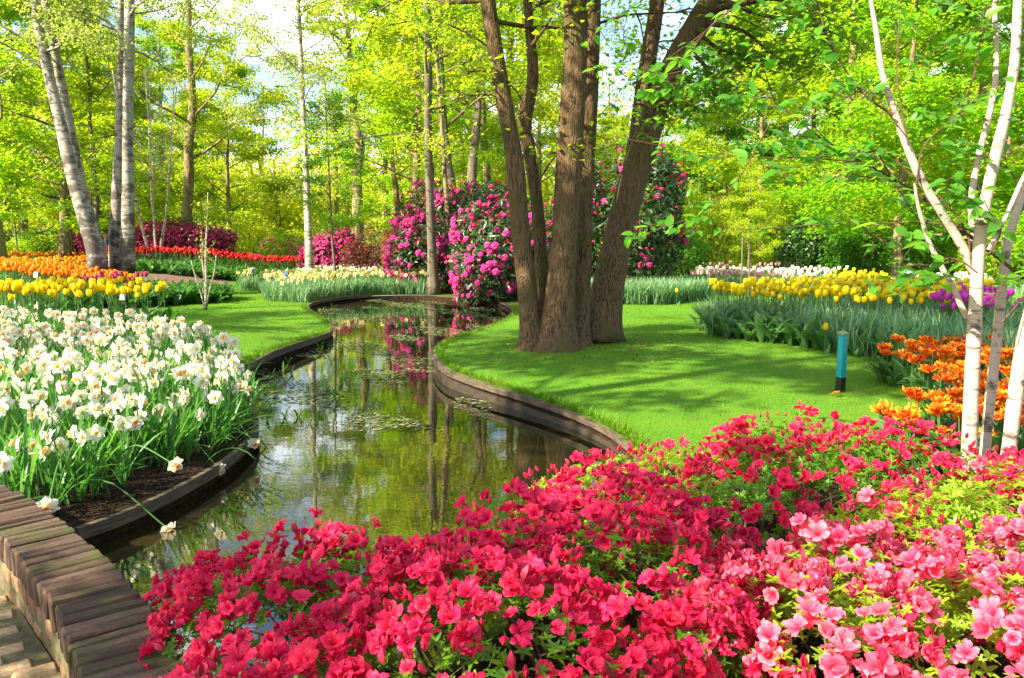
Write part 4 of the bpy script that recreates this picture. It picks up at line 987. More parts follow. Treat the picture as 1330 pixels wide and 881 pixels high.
def rh_flowers(dens_left, n, nb, budshare=.3, sc=1.0):
    def f(rng, t, p, nn):
        # more open flowers towards the sunny left side
        w = np.exp(-p[:, 0] * dens_left + 1.1 * np.sin(p[:, 0] * 5 + 1) * np.sin(p[:, 2] * 6)) * (nn[:, 2] > -.6) * (np.linalg.norm(nn, axis=1) > 0) * (nn[:, 1] < .75); w = w / w.sum()
        i = rng.choice(len(p), n, replace=False, p=w); pos = p[i] + nn[i] * .06; Rm = frames(nn[i] + [-.1, -.25, .35] + rng.normal(0, .2, (n, 3)), rng=rng); sc_ = rng.uniform(.36, .80, n) * sc
        front = np.argsort(nn[i][:, 1] * 1.0 + (-p[i][:, 2]) * .05)[:100]
        rest = np.setdiff1d(np.arange(n), front)
        for k in front:
            o = put('flower_truss', truss_mesh, t, pos[k]); o.rotation_euler = Matrix(Rm[k].tolist()).to_euler(); o.scale = (sc_[k],) * 3
        mb = MB(); mb.inst(TRUSS, pos[rest], Rm[rest], sc_[rest]); tag(mb.build('flower_trusses', M['rh_pink'], t), kind='stuff')
        j = rng.choice(len(p), nb, replace=False); mb = MB(); mb.inst(TRUSS_SM, p[j] + nn[j] * .06, frames(nn[j] + [0, 0, .6], rng=rng), rng.uniform(.8, 1.4, nb)); tag(mb.build('buds', M['rh_bud'], t), kind='stuff')
    return f
q = base(606, 16.9); shrub('rhododendron', 'huge rhododendron smothered in magenta flowers at the end of the canal', 'shrub', q, 1.45, 1.1, 2.12, 15500, .125, M['lf_rhodo'], 51, 9, rh_flowers(.75, 520, 260), wide=.32, up=.25, group=None)
q = base(668, 14.6); shrub('rhododendron', 'darker rhododendron with scattered pink flowers behind the multi-stemmed tree', 'shrub', q, .95, .9, 1.75, 7000, .14, M['lf_rhodo'], 52, 8, rh_flowers(.6, 300, 200), wide=.32, up=.25)
q = base(792, 15.2); shrub('rhododendron', 'tall dark rhododendron showing red buds behind the leaning trunk', 'shrub', q, 1.25, 1.0, 2.65, 10000, .14, M['lf_rhodo'], 53, 9, rh_flowers(.3, 110, 260), wide=.32, up=.25)
# far azaleas and other shrubs
FAZ = cat([petal([(0, 0), (.03, .02), (.05, .015)], [.006, .026, .012], 3, k * 1.2566, .2) for k in range(5)])
def faz(n):
    def f(rng, t, p, nn):
        i = rng.choice(len(p), n, replace=False); mb = MB(); mb.inst(FAZ, p[i] + nn[i] * .03, frames(nn[i] + [-.2, -.3, .5] + rng.normal(0, .3, (n, 3)), rng=rng), rng.uniform(.5, 1.0, n)); tag(mb.build('blossoms', M['az_far'], t), kind='stuff')
    return f
shrub('azalea_shrub', 'low spreading azalea in magenta flower behind the young white birch', 'shrub', base(225, 24.5, .35), 1.9, .9, 1.0, 6000, .09, M['lf_purple'], 54, 7, faz(4200))
shrub('azalea_shrub', 'small purple azalea beside the leaning birch', 'shrub', base(108, 25, .25), .5, .5, .8, 1500, .09, M['lf_purple'], 55, 4, faz(700))
shrub('azalea_shrub', 'pink azalea right behind the slender birch trunk', 'shrub', base(432, 22), .95, .7, 1.15, 3000, .09, M['lf_purple'], 56, 6, faz(2200))
shrub('azalea_shrub', 'loose shrub dotted with pink flowers left of the slender birch', 'shrub', base(368, 24), .85, .7, 1.15, 3800, .08, M['lf_spring'], 57, 6, faz(420))
shrub('maple_shrub', 'dark maroon leaved maple between the slender birch and the rhododendron', 'shrub', base(490, 21), .75, .7, 1.35, 5200, .09, M['lf_purple'], 58, 6)
shrub('leafy_shrub', 'shrub with reddish young leaves behind the big rhododendron', 'shrub', base(545, 19), .9, .7, 1.9, 4500, .09, M['lf_red'], 59, 6)
shrub('laurel_shrub', 'dark evergreen shrub behind the pink azalea', 'shrub', base(205, 27.5), 1.8, .9, 1.75, 6000, .13, M['lf_dark'], 60, 7)
shrub('laurel_shrub', 'dark evergreen shrub at the far left behind the orange tulips', 'shrub', base(20, 29), 1.8, .9, 1.9, 6000, .13, M['lf_dark'], 61, 7)
shrub('laurel_shrub', 'dark evergreen shrub behind the white tulips', 'shrub', base(1058, 20.5), 1.1, .9, 1.7, 6000, .12, M['lf_dark'], 62, 7)
shrub('laurel_shrub', 'bright green shrub left of the lit brown trunk', 'shrub', base(1120, 19.3), .9, .8, 1.55, 5500, .10, M['lf_deep'], 63, 7)
shrub('laurel_shrub', 'rounded green shrub right of the green box', 'shrub', base(1230, 19.5), 1.3, .9, 1.6, 7000, .10, M['lf_deep'], 64, 7)
shrub('leafy_shrub', 'broad yellow green shrub behind the far white tulips', 'shrub', base(930, 22.5), 1.5, 1.0, 2.3, 8000, .09, M['lf_lime'], 65, 8)
shrub('leafy_shrub', 'pale wispy shrub between the red tulips and the slender birch', 'shrub', base(335, 25.5), .7, .7, 1.9, 3500, .08, M['lf_lime'], 66, 6)
shrub('leafy_shrub', 'low green shrub behind the red tulips', 'shrub', base(295, 27), 1.3, .8, 1.5, 5000, .10, M['lf_spring'], 67, 6)
shrub('leafy_shrub', 'green shrub left of the yellowish trunk', 'shrub', base(60, 28), 1.2, .8, 1.5, 5000, .10, M['lf_spring'], 68, 6)
shrub('pale_shrub', 'small whitish flowering shrub at the far left', 'shrub', base(10, 25.5, .3), .5, .4, .55, 900, .07, M['lf_lime'], 69, 4)
shrub('leafy_shrub', 'green shrub filling the gap behind the leaning trunk', 'shrub', base(880, 19.5), 1.0, .8, 1.6, 5200, .09, M['lf_deep'], 70, 6)
shrub('leafy_shrub', 'green shrub at the right edge behind the parrot tulips', 'shrub', base(1330, 17), 1.4, .9, 1.5, 7000, .10, M['lf_spring'], 71, 6)
# ------------------------------------------------------------------ flowers of the beds
def arc_stem(H, lean, r=.0035, neck=.03, az=0.0, tilt=1.45, n=8):
    """stem rising along +x lean and bending over at the neck; returns template, tip and tip direction"""
    u = np.linspace(0, 1, n); x = lean * H * u ** 1.8; z = H * (u - .10 * lean * u ** 2)
    pts = np.stack([x, 0 * u, z], 1); d = unit(pts[-1] - pts[-2]); ang = math.atan2(d[0], d[2])
    k = 4; P_ = [pts]; p = pts[-1].copy()
    for j in range(k):
        ang += (tilt - math.atan2(d[0], d[2])) / k; p = p + neck / k * np.array([math.sin(ang), 0, math.cos(ang)]); P_.append(p[None])
    P_ = np.vstack(P_); mb = MB(); tube(mb, P_, np.concatenate([np.full(n, r), np.full(k, r * .75)]), 5, cap=False)
    return as_t(mb), P_[-1], np.array([math.sin(ang), 0, math.cos(ang)])
def daff_head(s=1.0, seed=0, double=False):
    rng = np.random.default_rng(seed)
    pt = [petal([(.004, 0), (.018, .003 * rng.uniform(-1, 2)), (.032, -.002 + rng.normal(0, .004)), (.043, -.004 + rng.normal(0, .006))], [.007, .0165, .0155, .003], 5, k * 1.0472 + rng.normal(0, .06), -.12 + rng.normal(0, .1), .0022, 2.5, rng.uniform(0, 6), rng=rng) for k in range(6)]
    for k in range(6): pt[k] = (pt[k][0] + [0, 0, -.002 * (k % 2)], pt[k][1], pt[k][2])
    co = [petal([(.005, 0), (.0095, .008), (.0125, .017), (.0185, .022)], [.006, .008, .0095, .0125], 4, k * 1.0472 + .5, 0, .003, 4, rng.uniform(0, 6), rng=rng) for k in range(6)]
    if double:
        co += [petal([(.002, .004), (.006, .014), (.011, .024), (.016, .028)], [.004, .007, .009, .010], 4, k * 1.2566, 0, .004, 4, rng.uniform(0, 6), rng=rng) for k in range(5)]
    return xf(cat(pt), s=s), xf(cat(co), s=s)
def rot_to(d, spin=0.0):
    return frames_t(np.array([d]), np.array([[0.0, 0.0, 1.0]]) + .001)[0] @ rodr([0, 0, 1], spin)
def daff_protos(n, Hr, pm, cm_, lm, seed, leafw=.013, leafn=4, s=1.0, tag_='daffodil', double=True, tilt=(1.1, 1.75), leanr=(0, .25)):
    rng = np.random.default_rng(seed); out = []
    for v in range(n):
        H = rng.uniform(*Hr); st, tip, d = arc_stem(H, rng.uniform(*leanr), tilt=rng.uniform(*tilt)); pe, co = daff_head(s, seed + v, double and v % 2 == 0)
        Rm = rot_to(d, rng.uniform(0, 1)); M4 = np.eye(4); M4[:3, :3] = Rm; M4[:3, 3] = tip
        lv = cat([strap(rng.uniform(0, 6.28), H * rng.uniform(.75, 1.05), leafw * rng.uniform(.8, 1.2), rng.uniform(.03, .25), rng.uniform(.1, .9) if rng.random() < .8 else 1.7, 7, .25, belly=.7) for k in range(leafn)])
        sp = strap(0, .035, .010, 0, .3, 4, .3); spx = xf(sp, Rm @ rodr([0, 1, 0], 2.6), tip - d * .016)
        ms = MB().addt(st); ms.addt(spx, None, 1)
        out.append([('stem', ms.mesh(tag_ + '_stem', [M['stem_g'], M['soil_paper']])), ('leaves', MB().addt(lv).mesh(tag_ + '_leaves', lm)), ('petals', MB().addt(pe, M4).mesh(tag_ + '_petals', pm)), ('trumpet', MB().addt(co, M4).mesh(tag_ + '_trumpet', cm_))])
    return out
M['soil_paper'] = simple_mat("papery_spathe", (.30, .22, .11), (.45, .36, .20), 40, .8, 0)
def single(protos, name):        # the same plants joined to one mesh each, for those too small to show their parts
    out = []
    for parts in protos:
        me_all = [p[1] for p in parts]; mb = MB(); mats = []
        for me in me_all:
            n = len(me.vertices); co = np.empty(n * 3, np.float32); me.vertices.foreach_get("co", co)
            A = np.zeros((n, 2))
            for k, nm in enumerate(("pu", "pv")):
                if nm in me.attributes: v = np.empty(n, np.float32); me.attributes[nm].data.foreach_get("value", v); A[:, k] = v
            q = [list(p.vertices) + [p.material_index] for p in me.polygons]; base_ = len(mats); mats += list(me.materials)
            first = True
            for mi in set(x[-1] for x in q):
                for k in (3, 4):
                    f = [x[:-1] for x in q if len(x) == k + 1 and x[-1] == mi]
                    if not f: continue
                    if first: mb.add(co.reshape(-1, 3), np.array(f), base_ + mi, A); first = False
                    else: mb.F.append((np.array(f) + mb.n - n, base_ + mi))
        out.append((mb, mats))
    return out
def place(name, parts, loc, rz, sc, label, category, group, lean=None):
    t = thing(name, label, category, loc, rz, group, sc)
    if lean is not None: t.rotation_euler = (lean[0], lean[1], rz)
    for nm, me in parts: put(nm, me, t)
    return t
def stuff_of(name, label, category, singles, pts, rz, sc):
    """all the plants past the first few hundred, as one object"""
    mb = MB(); mats = singles[0][1]
    for v in range(len(singles)):
        i = np.arange(len(pts)) % len(singles) == v
        src = singles[v][0]; V = np.vstack(src.V); A = np.vstack(src.A)
        byk = {}
        for f, m in src.F: byk.setdefault(m, []).append(f)
        pos = np.column_stack([pts[i], hgt(pts[i][:, 0], pts[i][:, 1])]); N_ = len(pos)
        if not N_: continue
        Rm = rotz(rz[i]); W = np.einsum('nij,kj->nki', Rm, V) * sc[i][:, None, None] + pos[:, None]
        off = (np.arange(N_) * len(V))[:, None, None]; first = True
        for m, fl in byk.items():
            for f in fl:
                ff = (f[None] + off).reshape(-1, f.shape[1])
                if first: mb.add(W.reshape(-1, 3), ff, m, np.tile(A, (N_, 1))); first = False
                else: mb.F.append((ff + mb.n - len(W.reshape(-1, 3)), m))
    return tag(mb.build(name, mats), label, category, kind='stuff')
def leaf_bed(name, label, pts, tmpls, mat, lo, hi, rng, lean=.25):
    mb = MB(); v = rng.integers(0, len(tmpls), len(pts)); z = hgt(pts[:, 0], pts[:, 1]) - .01
    pos = np.column_stack([pts, z]); nr = rng.normal(0, lean * .5, (len(pts), 3)); nr[:, 2] = 1
    Rm = frames_t(nr, rng.normal(size=(len(pts), 3)) * [1, 1, .1])
    for k in range(len(tmpls)): mb.inst(tmpls[k], pos[v == k], Rm[v == k], rng.uniform(lo, hi, (v == k).sum()))
    return tag(mb.build(name, mat), label, 'leaves', kind='stuff')
rq = np.random.default_rng(77)
DLEAF = [cat([strap(rq.uniform(0, 6.28), rq.uniform(.8, 1.1), .036 * rq.uniform(.8, 1.2), rq.uniform(0, .25), rq.uniform(.1, .8), 6, .2, belly=.7) for k in range(4)]) for v in range(6)]
TLEAF = [cat([strap(rq.uniform(0, 6.28), rq.uniform(.75, 1.1), .20 * rq.uniform(.7, 1.2), rq.uniform(.15, .55), rq.uniform(.3, 1.2), 7, .35, belly=.4) for k in range(3)]) for v in range(6)]

def clearpts(p, d, rng):                   # keep points at least d apart
    keep = []; p = p[rng.permutation(len(p))]
    for q in p:
        if not keep or np.min(np.sum((np.array(keep) - q) ** 2, 1)) > d * d: keep.append(q)
    return np.array(keep)
def in_view(p, z=.3, m=40):
    x, y = PX(p[:, 0], p[:, 1], z); return (x > -m) & (x < 1330 + m) & (y < 881 + m)
def nearest_first(p): return p[np.argsort(np.hypot(p[:, 0], p[:, 1]))]

# ---- white daffodils by the canal
WD = daff_protos(9, (.25, .36), M['daff_white'], M['daff_peach'], M['lf_daff'], 201, s=.96)
WD2 = daff_protos(8, (.25, .36), M['daff_white'], M['daff_ivory'], M['lf_daff'], 401, s=.96); WD = [x for ab in zip(WD, WD2) for x in ab][:15]
rng = np.random.default_rng(11)
_e = cl_[li(.5):li(7.8)]; poly = np.vstack([_e + np.stack([-.20 + .17 * sst((_e[:, 1] - 3.7) / .6), 0 * _e[:, 0] + .02], 1), [[-2.70, 7.15], [-3.5, 7.55], [-4.6, 7.75], [-6.6, 7.75], [-6.2, 6.0], [-4.9, 4.7], [-3.8, 3.35], [-2.6, 3.08], [-2.02, 2.92]]])
bedpoly_daff = poly
p = scatter(poly, .127, rng); p = p[in_view(p, .6, 10)]; p = nearest_first(p)
def daff_label(q):
    dE = np.min(np.hypot(cl_[:li(8), 0] - q[0], cl_[:li(8), 1] - q[1]))
    if dE < .42: return 'white daffodil with peach trumpet near the curved timber board above the water', 'white daffodils along the timber board'
    if q[1] < 4.3: return 'white daffodil with peach trumpet close to the brick wall', 'white daffodils by the brick wall'
    if q[1] > 6.3: return 'white daffodil at the back of its bed near the yellow tulips', 'white daffodils at the back of the bed'
    return 'white daffodil in the crowded middle of the bed left of the canal', 'white daffodils in the middle of the bed'
ni = 295
for q in p[:ni]:
    lb, gr = daff_label(q); v = WD[rng.integers(0, len(WD))]
    az = rng.normal(-.9, 1.2) if rng.random() < .6 else rng.uniform(0, 6.28)
    place('daffodil', v, (q[0], q[1], float(hgt(*q))), az, rng.uniform(.9, 1.1), lb, 'daffodil', gr, (rng.normal(0, .05), rng.normal(0, .05)))
SWD = single(WD, 'daffodil'); rest = p[ni:]
if len(rest): stuff_of('daffodil_mass', 'far rows of white daffodils beyond those one can tell apart', 'daffodils', SWD, rest, rng.normal(-.9, 1.2, len(rest)), rng.uniform(.9, 1.1, len(rest)))
lp = uniform_in(poly, 3200, rng); lp = lp[in_view(lp, .2, 60)]
leaf_bed('daffodil_foliage', 'upright strap leaves of the white daffodil bed', lp, DLEAF, M['lf_daff'], .26, .43, rng, .35)
# flowers that have flopped over the board towards the water
def flop(px, py, z, root_px, label, seed):
    rg = np.random.default_rng(seed); r0 = P(*root_px); r0[2] = float(hgt(r0[0], r0[1])); tip = P(px, py, z)
    mid = (r0 + tip) / 2 + [0, 0, .10 + .12 * np.linalg.norm(tip - r0)]; c = catmull(np.array([r0, r0 * .72 + mid * .28 + [0, 0, .05], mid, tip]), 14); d = unit(c[-1] - c[-2])
    t = thing('daffodil', label, 'daffodil', r0); mb = MB(); tube(mb, c - r0, .0035, 6, cap=False); mb.build('stem', M['stem_g'], t)
    pe, co = daff_head(.9, seed, True); fd = unit(d + np.array([.1, -.5, -.05])); M4 = np.eye(4); M4[:3, :3] = rot_to(fd); M4[:3, 3] = tip - r0
    MB().addt(pe, M4).build('petals', M['daff_white'], t); MB().addt(co, M4).build('trumpet', M['daff_peach'], t)
    lv = cat([strap(math.atan2(*(tip - r0)[[1, 0]]) + rg.normal(0, .4), .34 * rg.uniform(.8, 1.1), .013, rg.uniform(.5, .9), rg.uniform(.5, 1.0), 7, .2, belly=.7) for k in range(4)]); MB().addt(lv).build('leaves', M['lf_daff'], t)
flop(218, 687, -.08, (70, 660), 'daffodil flopped furthest over the board, its faded flower hanging at the water by the wall', 1)
flop(228, 604, .16, (130, 640), 'large peach daffodil leaning out low over the dark soil near the board', 2)
flop(285, 610, -.02, (215, 600), 'pale daffodil hanging over the outer face of the timber board', 3)
flop(330, 576, .02, (262, 560), 'peach daffodil reaching out over the water past the board corner', 4)
flop(62, 658, .20, (100, 655), 'peach daffodil drooping onto the top of the brick wall', 5)
flop(352, 588, -.12, (270, 560), 'withered pale daffodil lying out above the water beyond the board corner', 6)
flop(325, 560, -.05, (265, 545), 'drooping daffodil over the water just behind the board corner', 7)
mb = MB(); rg = np.random.default_rng(6)
for k in range(70):                # leaves arching over the board
    i = rg.integers(li(3), li(7)); q = cl_[i] + rg.normal(0, .05, 2) + [-.12, 0]; s_ = strap(rg.normal(-.35, .5), rg.uniform(.3, .48), .012, rg.uniform(.4, .9), rg.uniform(.6, 1.3), 8, .2, belly=.75); mb.addt(xf(s_, None, (q[0], q[1], float(hgt(*q)))))
tag(mb.build('arching_leaves', M['lf_daff']), 'daffodil leaves arching out over the timber board and water', 'leaves', kind='stuff')

# ---- tulips
def tulip_head(s=1.0, seed=0, open_=0.0, fringe=0.0, n=6):
    rng = np.random.default_rng(seed); out = []
    for k in range(n):
        o = .0 if k % 2 else -.0018; f = open_ + rng.normal(0, .08)
        rz = [(.004, 0), (.018 + o, .006), (.0255 + o, .022), (.026 + o + .006 * f, .042), (.019 + o + .018 * f, .060), (.012 + .030 * f, .070)]
        out.append(petal(rz, [.004, .0175, .0215, .020, .0125, .002], 5, k * 6.2832 / n + rng.normal(0, .05), 0, .0012 + fringe * .25, 3, rng.uniform(0, 6), True, fringe, rng))
    return xf(cat(out), s=s)
def parrot_head(s=1.0, seed=0):
    rng = np.random.default_rng(seed); out = []
    for ring, (n, tilt, L) in enumerate(((6, 1.15, 1.0), (6, .7, .9), (4, .3, .75))):
        for k in range(n):
            t_ = tilt + rng.normal(0, .18); c, sn = math.cos(t_), math.sin(t_)
            ll = L * rng.uniform(.85, 1.1); prof = [(.004, 0)]; a = t_ * .5; r, z = .004, 0.0
            for st in (.016, .016, .014, .010): r += st * ll * math.sin(a); z += st * ll * math.cos(a); a += t_ * .22; prof.append((r, z))
            out.append(petal(prof, [.004, .013, .019, .017, .006], 5, k * 6.2832 / n + ring * .5 + rng.normal(0, .1), -.25, .006, 4.5, rng.uniform(0, 6), False, .004, rng))
    return xf(cat(out), s=s)
def tulip_protos(n, Hr, head, pm, lm, seed, tag_, leafn=3, leafw=.055):
    rng = np.random.default_rng(seed); out = []
    for v in range(n):
        H = rng.uniform(*Hr); lean = rng.uniform(0, .16); u = np.linspace(0, 1, 6); pts = np.stack([lean * H * u ** 1.7, 0 * u, H * u], 1); mb = MB(); tube(mb, pts, .0035, 5, cap=False); d = unit(pts[-1] - pts[-2])
        M4 = np.eye(4); M4[:3, :3] = frames_t(d[None], np.array([[1., .2, 0]]))[0] @ rodr([0, 0, 1], rng.uniform(0, 6)); M4[:3, 3] = pts[-1] - d * .002
        lv = cat([strap(rng.uniform(0, 6.28), H * rng.uniform(.5, .8), leafw * rng.uniform(.7, 1.2), rng.uniform(.1, .4), rng.uniform(.2, 1.2), 7, .35, belly=.4) for k in range(leafn)])
        out.append([('stem', mb.mesh(tag_ + '_stem', M['stem_g'])), ('leaves', MB().addt(lv).mesh(tag_ + '_leaves', lm)), ('petals', MB().addt(head(v + seed), M4).mesh(tag_ + '_petals', pm))])
    return out
def bed(name, label, group, category, protos, poly, d, rng, cap=300, parts=True, sc=(.9, 1.1), z_view=.5, stuff_label=None):
    p = clearpts(scatter(poly, d * .8, rng), d * .62, rng); p = nearest_first(p[in_view(p, z_view, 5)])
    if not parts:
        sg = single(protos, name); ms = [a.mesh(name, b) for a, b in sg]
    for q in p[:cap]:
        lb = label(q) if callable(label) else label; gr = group(q) if callable(group) else group
        loc = (q[0], q[1], float(hgt(*q))); v = rng.integers(0, len(protos)); rz_, s_ = rng.uniform(0, 6.28), rng.uniform(*sc)
        if parts: place(name, protos[v], loc, rz_, s_, lb, category, gr, (rng.normal(0, .05), rng.normal(0, .05)))
        else:
            o = put(name, ms[v], None, loc); o.rotation_euler = (rng.normal(0, .05), rng.normal(0, .05), rz_); o.scale = (s_,) * 3; tag(o, lb, category, gr)
    if len(p) > cap:
        r_ = p[cap:]; stuff_of(name + '_mass', stuff_label or 'further rows of the same bed', category, single(protos, name), r_, rng.uniform(0, 6.28, len(r_)), rng.uniform(*sc, len(r_)))
    print(name, len(p)); return p
def poly_px(pts, z=0.0): return np.array([P(x, y, z)[:2] for x, y in pts])
rng = np.random.default_rng(21)
YTu = tulip_protos(7, (.44, .52), lambda s: tulip_head(1.02 + .05 * (s % 4), s, [.0, .25, .05, .5, .1, .0, .3][s % 7]), M['tul_yellow'], M['lf_tulip'], 301, 'yellow_tulip')
YTu2 = tulip_protos(7, (.42, .49), lambda s: tulip_head(1.0 + .05 * (s % 4), s, [.0, .2, .05, .4, .1, .0, .25][s % 7]), M['tul_yellow'], M['lf_tulip_dark'], 311, 'yellow_tulip')
# left: yellow band behind the white daffodils
pl = np.array([[-7.2, 7.55], [-5.2, 7.75], [-3.72, 8.0], [-3.50, 8.25], [-3.70, 8.5], [-4.7, 9.0], [-6.4, 10.2], [-8.2, 10.2]])
bed('yellow_tulip', lambda q: 'yellow tulip at the right end of its band beside the gravel path' if q[0] > -4.3 else 'yellow tulip in the thick of the band behind the white daffodils', lambda q: 'yellow tulips at the end by the path' if q[0] > -4.3 else 'yellow tulips behind the white daffodils', 'tulip', YTu2, pl, .115, rng, 115, stuff_label='rear rows of yellow tulips left of the gravel path')
lp = uniform_in(pl, 900, rng); leaf_bed('tulip_foliage', 'dark leaves under the yellow tulips left of the path', lp, TLEAF, M['lf_tulip_dark'], .24, .36, rng)
# right: yellow bed beyond the lawn
bedY = np.vstack([poly_px([(908, 432), (925, 446), (990, 452), (1060, 462), (1120, 474), (1200, 488)]), [[3.9, 5.9], [4.9, 6.9], [6.4, 9.0], [7.3, 11.3], [5.0, 11.7], [3.4, 11.3], [2.55, 10.3], [2.15, 9.4]]])
bedYf = np.array([[2.25, 8.9], [2.7, 8.6], [3.4, 8.3], [4.15, 8.2], [5.0, 8.6], [6.2, 10.3], [5.6, 11.6], [4.2, 11.5], [3.2, 11.0], [2.5, 10.2]])
bed('yellow_tulip', lambda q: 'yellow tulip at the left end of the bed on the edge of the lawn' if q[0] < 2.75 else ('yellow tulip in the front rows of the bed behind the teal post' if q[1] < 9.3 else 'yellow tulip in the back rows of the bed beyond the teal post'),
    lambda q: 'yellow tulips at the left end of the lawn bed' if q[0] < 2.75 else ('yellow tulips in the front rows of the lawn bed' if q[1] < 9.3 else 'yellow tulips in the back rows of the lawn bed'), 'tulip', YTu, bedYf, .150, rng, 183, stuff_label='furthest rows of yellow tulips in the lawn bed')
lp = uniform_in(bedY, 2600, rng); lp = lp[lp[:, 1] < 10.2]; half = (lp[:, 0] < 3.0) & (lp[:, 1] < 8.7) | (R.random(len(lp)) < .25)
leaf_bed('tulip_foliage', 'broad tulip leaves at the lawn edge below the yellow tulips', lp[half], TLEAF, M['lf_tulip'], .26, .42, rng)
leaf_bed('narrow_foliage', 'narrow upright leaves in front of the yellow tulips at the right', lp[~half], DLEAF, M['lf_blue'], .34, .50, rng, .3)
PTu = tulip_protos(5, (.40, .48), lambda s: tulip_head(1.05, s, .35), M['tul_purple'], M['lf_tulip'], 321, 'purple_tulip')
bedP = np.array([[4.05, 7.9], [4.6, 7.75], [5.4, 8.6], [6.0, 9.9], [5.6, 10.2], [5.0, 9.3], [4.5, 8.5]])
bed('purple_tulip', 'magenta purple tulip at the right end of the yellow tulip bed', 'purple tulips right of the yellow ones', 'tulip', PTu, bedP, .125, rng, 150)
# parrot tulips, orange and red
PA = tulip_protos(8, (.20, .33), lambda s: parrot_head(1.18, s), M['tul_parrot'], M['lf_tulip'], 331, 'parrot_tulip', 3, .05)
bedO = np.vstack([poly_px([(1140, 500), (1168, 512), (1200, 530), (1235, 560)]), [[1.85, 4.0], [1.9, 3.75], [2.4, 3.62], [3.0, 3.75], [4.6, 5.5], [5.0, 6.7], [4.0, 6.4], [3.3, 6.5]]])
bed('parrot_tulip', lambda q: 'flamed orange and red tulip at the lawn edge right of the teal post' if q[0] < 2.9 else 'flamed orange and red tulip among the white birch stems', lambda q: 'flamed tulips at the lawn edge' if q[0] < 2.9 else 'flamed tulips among the birch stems', 'tulip', PA, bedO, .112, rng, 290, sc=(.85, 1.15))
lp = uniform_in(bedO, 600, rng); leaf_bed('tulip_foliage', 'leaves among the flamed orange tulips', lp, TLEAF, M['lf_tulip'], .22, .32, rng)
# left: orange, maroon and red bands further back
OTu = tulip_protos(4, (.30, .36), lambda s: tulip_head(1.05, s, .3), M['tul_orange'], M['lf_tulip'], 341, 'orange_tulip', 2)
o1 = np.array([[-12.0, 13.2], [-7.6, 12.9], [-6.7, 13.2], [-6.5, 14.0], [-7.2, 15.0], [-12.4, 15.8]])
bed('orange_tulip', 'orange tulip in the near orange band at the foot of the old birches', 'orange tulips of the near band', 'tulip', OTu, o1, .105, rng, 220, False, z_view=.5, stuff_label='far rows of the near band of orange tulips')
o2 = np.array([[-16, 17.2], [-8.6, 16.6], [-8.2, 17.0], [-8.6, 17.6], [-16.5, 18.6]])
bed('orange_tulip', 'orange tulip in the second orange band behind the old birches', 'orange tulips of the second band', 'tulip', OTu, o2, .14, rng, 70, False, stuff_label='the second band of orange tulips behind the old birches')
o3_ = np.array([[-22, 23.6], [-12.2, 22.6], [-11.6, 23.2], [-12, 24], [-22, 25]])
po = clearpts(scatter(o3_, .17, rng), .11, rng)
stuff_of('orange_tulip_mass', 'far thin band of orange tulips before the wood at the left', 'tulips', single(OTu, 'orange_tulip'), po, rng.uniform(0, 6, len(po)), rng.uniform(.9, 1.1, len(po)))
lp = uniform_in(np.array([[-13, 11.6], [-7.0, 11.9], [-5.9, 12.6], [-5.4, 14.0], [-6.4, 15.5], [-13, 15.5]]), 2600, rng); leaf_bed('bed_foliage', 'green leaves of plants not yet in flower before the orange tulips', lp, DLEAF + TLEAF[:2], M['lf_tulip'], .24, .36, rng)
lp = uniform_in(np.array([[-6.9, 12.2], [-5.75, 12.7], [-4.9, 13.6], [-5.0, 14.6], [-6.0, 15.2], [-6.9, 14.5]]), 700, rng); leaf_bed('bed_foliage', 'dark glossy leaf clumps beside the gravel path', lp, TLEAF, M['lf_tulip_dark'], .28, .42, rng)
MTu = tulip_protos(4, (.40, .48), lambda s: tulip_head(1.1, s, .5), M['tul_maroon'], M['lf_tulip_dark'], 351, 'maroon_tulip', 2)
bed('maroon_tulip', 'dark red tulip with pale rims in the small clump by the gravel path', 'dark red tulips by the path', 'tulip', MTu, np.array([[-6.65, 12.4], [-5.9, 12.5], [-5.75, 13.1], [-6.5, 13.2]]), .15, rng, 60)
RTu = tulip_protos(4, (.44, .52), lambda s: tulip_head(1.15, s, .1), M['tul_red'], M['lf_tulip_dark'], 361, 'red_tulip', 2)
r1 = np.array([[-9.9, 19.6], [-7.0, 20.3], [-5.4, 21.2], [-5.5, 22.0], [-7.2, 22.0], [-10.6, 21.4]])
bed('red_tulip', 'red tulip in the long band across the far end of the left lawn', 'red tulips across the lawn end', 'tulip', RTu, r1, .14, rng, 270, False, stuff_label='rear rows of the red tulip band')
lp = uniform_in(np.array([[-10.4, 17.6], [-7.0, 18.7], [-5.3, 20.3], [-5.4, 21.6], [-7.2, 22.0], [-10.6, 21.4]]), 1900, rng); leaf_bed('tulip_foliage', 'leaves under the band of red tulips', lp, TLEAF, M['lf_tulip_dark'], .26, .40, rng)
lp = uniform_in(np.array([[-16, 17.0], [-8.5, 16.4], [-8.2, 17.8], [-16, 20.6]]), 1300, rng); leaf_bed('tulip_foliage', 'leaves under the second orange band', lp, DLEAF, M['lf_tulip'], .2, .3, rng)
lp = uniform_in(np.array([[-22, 21.5], [-11.2, 20.6], [-11, 23.6], [-22, 25]]), 1400, rng); leaf_bed('pale_foliage', 'pale leaf band between the orange tulip bands', lp, DLEAF, M['lf_blue'], .2, .32, rng)
